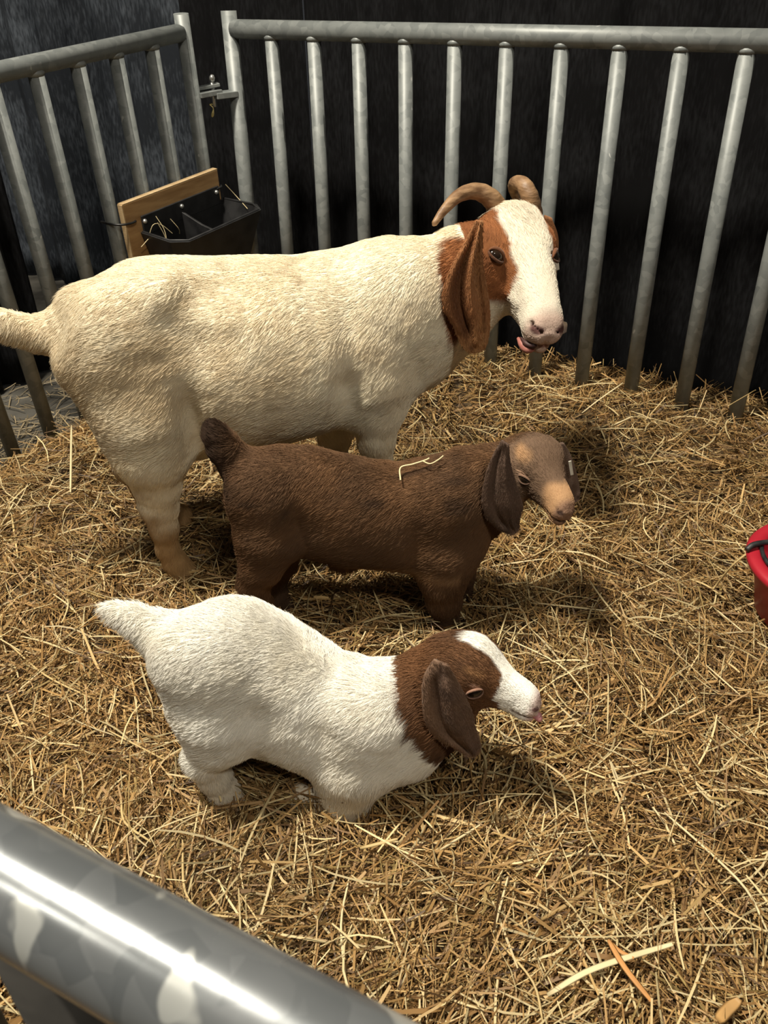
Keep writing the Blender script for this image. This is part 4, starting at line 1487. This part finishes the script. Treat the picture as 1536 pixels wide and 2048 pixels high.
    def leng(p):
        q = hd.loc(p)
        h = smoothstep(.0, .25, q[:, 0]) * hd.near(q)
        return .015 * (1 - h) + h * np.interp(q[:, 0], [0, .3, .7, .9], [.009, .006, .004, .002])
    make_fur(body, V, F, C, 130000, flow, leng, .00034, 91, .30, avoid=hd.avoid)
    hd.eyes(root)
    e1, e2, e3 = np.array([.24, .145, .092]), np.array([.12, .077, .058]), np.array([.36, .23, .15])

    def ecol(q, V):
        n = fbm(V, 45, 95)
        c = mixc(np.tile(e1, (len(q), 1)), np.tile(e2, (len(q), 1)), np.clip(.3 + .5 * np.exp(-((q[:, 1] - .6) / .25) ** 2) + .6 * n, 0, 1))
        return mixc(c, np.tile(e3, (len(q), 1)), np.clip(smoothstep(.78, .9, q[:, 0]) * .6 + .3 * np.exp(-((q[:, 1] - .15) / .15) ** 2), 0, 1) * (.7 + .4 * n))
    ear, EV, EF, EC = ear_mesh(root, fr, [(868, 1318), (848, 1352), (844, 1400), (852, 1448), (876, 1478), (905, 1494), (928, 1508), (945, 1512)],
                   [(896, 1330), (912, 1358), (930, 1392), (944, 1424), (950, 1455), (960, 1485), (961, 1502), (952, 1511)],
                   min(hd.at(.18, -.27, .0)[1] - .004, -.08), .16, ecol, 'long brown drooping ear', [(.34, .10, -.008, .2, .8), (.7, .12, .006, .2, .8)], .0045)
    make_fur(ear, EV, EF, EC, 10000, lambda p: np.tile(np.array([.25, 0, -1.0]), (len(p), 1)), lambda p: np.full(len(p), .006), .00035, 97, .25)
    offf = hd.at(.2, .27, 0)[1] + .01
    ear_mesh(root, fr, [(930, 1290), (938, 1310), (950, 1345), (965, 1385)], [(945, 1290), (962, 1312), (978, 1345), (985, 1380)], offf, .03, ecol, 'far brown ear behind the head', [], .004)
    # tongue tip poking out
    p = spline([hd.at(.93, 0, -.115), hd.at(1.0, -.005, -.120), hd.at(1.035, -.008, -.125), hd.at(1.055, -.01, -.115)], 12)
    t = MB().tube(p, [.006] * 5 + [.0068] * 4 + [.006, .005, .002], 12).build('tongue', MAT['tongue'], root)
    t['label'] = 'pink tongue tip'
    return fr, hd, V, F


WKID = make_white_kid()

# ------------------------------------------------------------------ straw bedding
def bed():
    nx, ny = 240, 230
    gx, gy = np.meshgrid(np.linspace(-1.75, 1.75, nx), np.linspace(-0.1, 3.15, ny))
    x, y = gx.ravel(), gy.ravel()
    z = straw_height(x, y) - 0.018 + 0.006 * vnoise(np.stack([x, y, 0 * x], -1), 40, 8)
    V = np.stack([x, y, z], -1)
    i, j = np.meshgrid(np.arange(nx - 1), np.arange(ny - 1))
    a = (j * nx + i).ravel()
    F = np.column_stack([a, a + 1, a + nx + 1, a + nx])
    keep = (V[F][:, :, 2] > FLOOR_Z - 0.012).all(1)
    o = mesh_np('straw_bedding', V, F[keep], MAT['litter'])
    return o


def straw_mesh(name, C, th, tilt, L, Wd, bend, roll, col, parent=None, seg=3):
    """Flat, slightly creased stalks: C centres, th heading, tilt pitch, L length, Wd width."""
    n = len(C)
    d = np.stack([np.cos(th) * np.cos(tilt), np.sin(th) * np.cos(tilt), np.sin(tilt)], -1)
    s = np.stack([-np.sin(th), np.cos(th), np.zeros(n)], -1)
    up = np.cross(d, s)
    side = s * np.cos(roll)[:, None] + up * np.sin(roll)[:, None]
    nrm = np.cross(d, side)
    V = np.empty((n, seg, 2, 3), np.float32)
    for k in range(seg):
        t = k / (seg - 1) - 0.5
        cc = C + d * (L * t)[:, None] + up * (bend[:, 0] * L * (0.25 - t * t) * 4)[:, None] + s * (bend[:, 1] * L * (0.25 - t * t) * 4)[:, None]
        w = Wd * (1.0 if 0 < k < seg - 1 else 0.7)
        V[:, k, 0] = cc - side * (w / 2)[:, None]
        V[:, k, 1] = cc + side * (w / 2)[:, None]
    b = np.arange(n)[:, None] * (seg * 2)
    F = np.concatenate([b + np.array([2 * k, 2 * k + 1, 2 * k + 3, 2 * k + 2]) for k in range(seg - 1)])
    Cc = np.repeat(col, seg * 2, axis=0)
    return mesh_np(name, V.reshape(-1, 3), F, MAT['straw'], parent, smooth=False, col=Cc)


PAL = np.array([[.40, .262, .110], [.30, .183, .072], [.52, .375, .175], [.20, .118, .046], [.68, .55, .31], [.33, .25, .105], [.10, .058, .026]])
PALW = np.array([.24, .23, .14, .17, .05, .08, .09])


def straws():
    base = bed()
    tag(base, 'thick golden brown straw bedding covering the pen floor', 'straw', None, 'stuff')
    rs = np.random.default_rng(21)
    n = 185000
    # denser near the camera
    y = 0.15 + (2.95 - 0.15) * rs.random(n) ** 1.25
    half = 0.62 + 0.42 * y
    x = rs.uniform(-1, 1, n) * half + 0.08
    P = np.stack([x, y, 0 * x], -1)
    ok = ((P - LP0) @ LN > 0.0 + 0.03 * vnoise(P, 12, 4)) & ((P - BP0) @ BN > -0.15)
    P = P[ok]
    n = len(P)
    h = straw_height(P[:, 0], P[:, 1])
    layer = rs.random(n)
    z = h - 0.024 + 0.036 * layer ** 1.5 + 0.012 * vnoise(P, 18, 30)
    L = np.clip(rs.lognormal(math.log(.054), .5, n), .016, .17)
    W = np.clip(rs.lognormal(math.log(.0022), .40, n), .0009, .0065)
    clump = vnoise(P, 7, 9) * 1.6 + vnoise(P, 19, 10) * 0.8
    th = rs.uniform(0, math.pi, n) * 0.72 + clump * 1.2
    tilt = rs.normal(0, .30, n) + (rs.random(n) < .08) * rs.normal(0, .5, n)
    tilt = np.clip(tilt, -1.0, 1.0)
    bend = np.stack([rs.normal(0, .035, n), rs.normal(0, .045, n)], -1)
    roll = rs.normal(0, .7, n)
    ci = rs.choice(len(PAL), n, p=PALW)
    col = PAL[ci] * np.array([.875, .81, .725]) * (rs.uniform(.75, 1.2, n) * (1 + .22 * vnoise(P, 3.5, 6)))[:, None]
    deep = smoothstep(.0, .45, layer)[:, None]
    col = np.clip(col, 0, 1)
    straw_mesh('stalks', np.stack([P[:, 0], P[:, 1], z], -1), th, tilt, L, W, bend, roll, col, base)['kind'] = 'stuff'
    # longer stalks on top
    m = 3800
    y = 0.2 + 2.6 * rs.random(m) ** 1.15
    x = rs.uniform(-1, 1, m) * (0.6 + .42 * y) + .08
    P = np.stack([x, y, 0 * x], -1)
    ok = ((P - LP0) @ LN > 0.0) & ((P - BP0) @ BN > -0.05)
    P = P[ok]
    m = len(P)
    z = straw_height(P[:, 0], P[:, 1]) + rs.uniform(.004, .018, m)
    col = np.array([.56, .45, .24]) * rs.uniform(.6, 1.25, m)[:, None]
    straw_mesh('long_stalks', np.stack([P[:, 0], P[:, 1], z], -1), rs.uniform(0, math.pi, m), rs.normal(0, .16, m), rs.uniform(.06, .15, m),
               rs.uniform(.0015, .0034, m), np.stack([rs.normal(0, .05, m), rs.normal(0, .08, m)], -1), rs.normal(0, .5, m), np.clip(col, 0, 1), base, 5)['kind'] = 'stuff'


straws()


# loose stalks that stand out one by one
def stalk(name, px, width, colour, label, group, lift=0.016, flat=False, zs=None):
    pts = []
    for i, (x, y) in enumerate(px):
        z = 0.0
        for _ in range(4):
            q = on_z(x, y, z)
            z = float(straw_height(np.array([q[0]]), np.array([q[1]]))[0]) + (lift if zs is None else zs[i])
        pts.append(on_z(x, y, z))
    pts = np.array(pts)
    c = spline(pts, 4 * (len(pts) - 1) + 1) if len(pts) > 2 else np.linspace(pts[0], pts[1], 6)
    t = np.gradient(c, axis=0)
    t /= np.linalg.norm(t, axis=1)[:, None]
    s = np.cross(t, np.array([0, 0, 1.0]))
    s /= np.linalg.norm(s, axis=1)[:, None]
    u = np.cross(s, t)
    m = len(c)
    w = width * (1 - .35 * np.abs(np.linspace(-1, 1, m)) ** 4)
    th = .0005 if flat else width * .32
    a = np.arange(6) / 6 * 2 * math.pi
    V = np.concatenate([c[i] + np.cos(a)[:, None] * s[i] * w[i] / 2 + np.sin(a)[:, None] * u[i] * th for i in range(m)])
    F = [(i * 6 + j, i * 6 + (j + 1) % 6, (i + 1) * 6 + (j + 1) % 6, (i + 1) * 6 + j) for i in range(m - 1) for j in range(6)]
    F += [(0, 1, 2, 3), (0, 3, 4, 5), tuple((m - 1) * 6 + k for k in (3, 2, 1, 0)), tuple((m - 1) * 6 + k for k in (5, 4, 3, 0))]
    o0 = V.mean(0)
    n = vnoise(V, 60, 3)[:, None]
    o = mesh_np(name, V - o0, F, MAT['straw'], None, col=np.clip(np.array(colour) * (1 + .18 * n), 0, 1))
    o.location = o0
    return tag(o, label, 'straw', group)


PALE, GOLD, RUST = (.70, .58, .34), (.55, .41, .19), (.55, .27, .09)
stalk('straw_strip', [(1095, 1990), (1170, 1945), (1250, 1916), (1345, 1888)], .0085, PALE, 'broad pale straw strip, the widest lying on the bedding', None, .022, True)
stalk('straw_strip', [(1217, 1880), (1250, 1935), (1303, 2002)], .0080, RUST, 'rust brown straw strip crossing the broad pale one', None, .026, True)
stalk('straw_strip', [(1218, 1882), (1240, 1902), (1268, 1916)], .0060, RUST, 'short rust brown straw piece joined in a V at the broad pale blade', None, .022, True)
stalk('straw_strip', [(1436, 2042), (1455, 2020), (1478, 1998)], .0150, (.46, .27, .10), 'short wide tan leaf piece at the bottom corner of the bedding', None, .022, True)
G = 'long loose stalks on the bedding'
STALKS = (
        ([(698, 1757), (682, 1850), (694, 1986)], .0034, PALE), ([(365, 1680), (370, 1783), (411, 1825), (471, 1835)], .0040, GOLD),
        ([(242, 1600), (250, 1645), (302, 1684)], .0042, GOLD), ([(1329, 1625), (1413, 1699), (1492, 1778), (1536, 1865)], .0040, PALE),
        ([(1016, 1753), (987, 1865)], .0036, PALE), ([(1001, 1886), (1066, 1964), (1086, 2046)], .0034, GOLD),
        ([(1190, 1782), (1213, 1844)], .0036, PALE), ([(1186, 1774), (1140, 1806), (1082, 1840)], .0065, (.36, .24, .10)),
        ([(1314, 1766), (1285, 1802), (1256, 1844)], .0036, GOLD), ([(28, 1005), (0, 1055)], .0045, PALE), ([(23, 1028), (36, 1116)], .0050, GOLD),
        ([(1380, 1158), (1415, 1172), (1452, 1199)], .0050, GOLD), ([(1435, 1221), (1488, 1265)], .0034, PALE), ([(1222, 852), (1265, 833)], .0050, PALE),
        ([(480, 1788), (560, 1905), (584, 1922)], .0030, GOLD), ([(720, 1697), (795, 1678)], .0060, GOLD),
        ([(60, 1500), (68, 1590)], .0036, PALE), ([(170, 1700), (200, 1630)], .0040, PALE), ([(1100, 1075), (1250, 1042)], .0036, GOLD),
        ([(1300, 1450), (1392, 1395)], .0036, PALE), ([(1412, 1330), (1480, 1390)], .0034, PALE), ([(20, 1290), (90, 1350), (180, 1395)], .0040, GOLD),
        ([(215, 1460), (330, 1520)], .0034, GOLD), ([(1010, 1275), (1120, 1330), (1180, 1400)], .0032, PALE), ([(880, 1700), (960, 1650)], .0040, PALE))
STALK_LABELS = (
    "thin pale stalk with a slight kink, lying below the kneeling kid's chest",
    'golden stalk bent like an L beside the shiny near rail',
    "short bent golden stalk just above the near rail's upper end",
    "long pale stalk curving down to the picture's right edge",
    'straight pale stalk up and left of the broad pale strip',
    'thin golden stalk running to the bottom edge left of the broad strip',
    'short pale stalk leaning left above the rust strip',
    'wide dull brown stalk above the broad pale strip',
    "golden stalk leaning right above the broad pale strip's end",
    "pale stalk cut by the left edge level with the big goat's hock",
    'golden stalk lying lengthways near the left edge below the fence',
    'golden stalk curving toward the red bucket from its left',
    'thin pale stalk below the red bucket',
    'short pale stalk against the foot of the fence bars',
    "thin golden stalk curving beside the near rail's lower end",
    "stout golden stalk below the kneeling kid's knees",
    "pale upright-lying stalk left of the kneeling kid's hind leg",
    "pale stalk slanting up from the near rail's edge",
    "thin golden stalk right of the brown kid's muzzle",
    "pale stalk slanting up toward the right, level with the kneeling kid's nose",
    'pale stalk slanting down at the right below the bucket',
    "long golden stalk curving left of the kneeling kid's rump",
    "golden stalk left of the kneeling kid's hock",
    "thin pale stalk curving just above the kneeling kid's head",
    "pale stalk below and right of the kneeling kid's knees",
)
for (px, w, c), lb in zip(STALKS, STALK_LABELS):
    stalk('straw_stalk', px, w, c, lb, G)
stalk('straw_stalk', [(143, 851), (142, 915), (141, 985)], .0060, PALE, 'stiff pale stalk poking upright beside the big goat\'s hind leg', None, zs=(.10, .06, .012))
stalk('straw_stalk', [(1164, 826), (1200, 798), (1246, 766)], .0050, PALE, 'pale stalk sticking up against the fence right of the brown kid\'s head', None, zs=(.01, .03, .06))
stalk('straw_stalk', [(1456, 812), (1511, 780)], .0040, GOLD, 'golden stalk sticking up at the fence foot nearest the right edge', None, zs=(.07, .13))
stalk('straw_stalk', [(1530, 1082), (1470, 1126), (1427, 1177)], .0060, GOLD, 'golden stalk leaning over the rim of the red bucket', None, zs=(.155, .10, .012))


def wire_stalk(name, pts, r, colour, label, group=None):
    p = spline(pts, 5 * len(pts))
    mb = MB().tube(p, r, 6)
    V = np.concatenate(mb.V)
    o0 = V.mean(0)
    o = mesh_np(name, V - o0, np.array([f for f in mb.F if len(f) == 4]), MAT['straw'], None, col=np.tile(np.array(colour), (len(V), 1)))
    o.location = o0
    return tag(o, label, 'straw', group)


def on_mesh(fr, V, px, py, lift):
    """Nearest-to-camera coat point seen at a pixel."""
    c, d = fr.loc(CAM), fr.vec(ray(px, py))
    d = d / np.linalg.norm(d)
    q = V - c
    t = q @ d
    off = np.linalg.norm(q - t[:, None] * d, axis=1)
    k = np.where(off < .006)[0]
    k = k[np.argmin(t[k])]
    p = c + d * t[k]
    return p @ fr.A + fr.o + np.array([0, -.3, 1]) * lift


bf, _, bV, _ = BKID
wire_stalk('straw_wisp', [on_mesh(bf, bV, x, y, .012) for x, y in ((801, 970), (801, 945), (825, 938), (850, 930), (858, 926))], .0016, PALE, 'bent straw wisp lying across the brown kid\'s back')
wire_stalk('straw_wisp', [on_mesh(bf, bV, x, y, .013) for x, y in ((846, 933), (860, 938), (876, 930), (886, 922))], .0013, PALE, 'short curled straw wisp hooked to the longer one on the brown kid')

C_, zt_, x0_, x1_, dep_ = FEED
fo = bpy.data.objects['feed_trough'].location
FT = np.array(fo)
HAY = ([(.005, .02, -.01), (.02, .03, .02), (.05, .03, .01), (.075, .04, -.02)], [(.02, .05, .03), (.03, .06, -.02), (.015, .06, -.07)], [(.035, .03, .04), (.04, .05, .0), (.03, .06, -.05)],
          [(.06, .06, .03), (.075, .07, .0), (.085, .06, -.02)], [(x1_ - x0_ - .01, .03, .05), (x1_ - x0_ + .012, .05, .01), (x1_ - x0_ - .01, .11, -.01)], [(-.03, .02, -.03), (.01, .03, -.01), (.03, .04, -.04)])
HAY_LABELS = ('hay wisp arching along the trough rim by the plywood', 'hay wisp dangling down the front of the trough', 'hay wisp hanging just beside the dangling one on the trough', 'short hay wisp inside the trough left of the divider',
              'hay wisp looped over the far end of the trough', 'hay wisp sticking out past the plywood edge')
for q, lb in zip(HAY, HAY_LABELS):
    wire_stalk('hay_wisp', [FT + C_(x0_ + x, y, zt_ + z) for x, y, z in q], .0009, PALE, lb, 'hay wisps on the feed trough')


def floor_litter():
    rs = np.random.default_rng(5)
    n = 1000
    s = rs.uniform(.05, 1.5, n)
    f = -rs.gamma(1.3, .15, n) - .02
    P = LP0 + np.outer(s, LDIR) + np.outer(f, LN)
    z = np.full(n, FLOOR_Z) + rs.uniform(.001, .012, n)
    col = np.array([.24, .19, .115]) * rs.uniform(.4, 1.4, n)[:, None]
    o = straw_mesh('scattered_straw', np.stack([P[:, 0], P[:, 1], z], -1), rs.uniform(0, math.pi, n), rs.normal(0, .06, n), rs.uniform(.03, .13, n), rs.uniform(.0015, .004, n),
                   np.stack([rs.normal(0, .02, n), rs.normal(0, .08, n)], -1), rs.normal(0, .4, n), np.clip(col, 0, 1), None, 4)
    tag(o, 'thin scatter of grey straw on the damp concrete outside the fence', 'straw', None, 'stuff')


floor_litter()
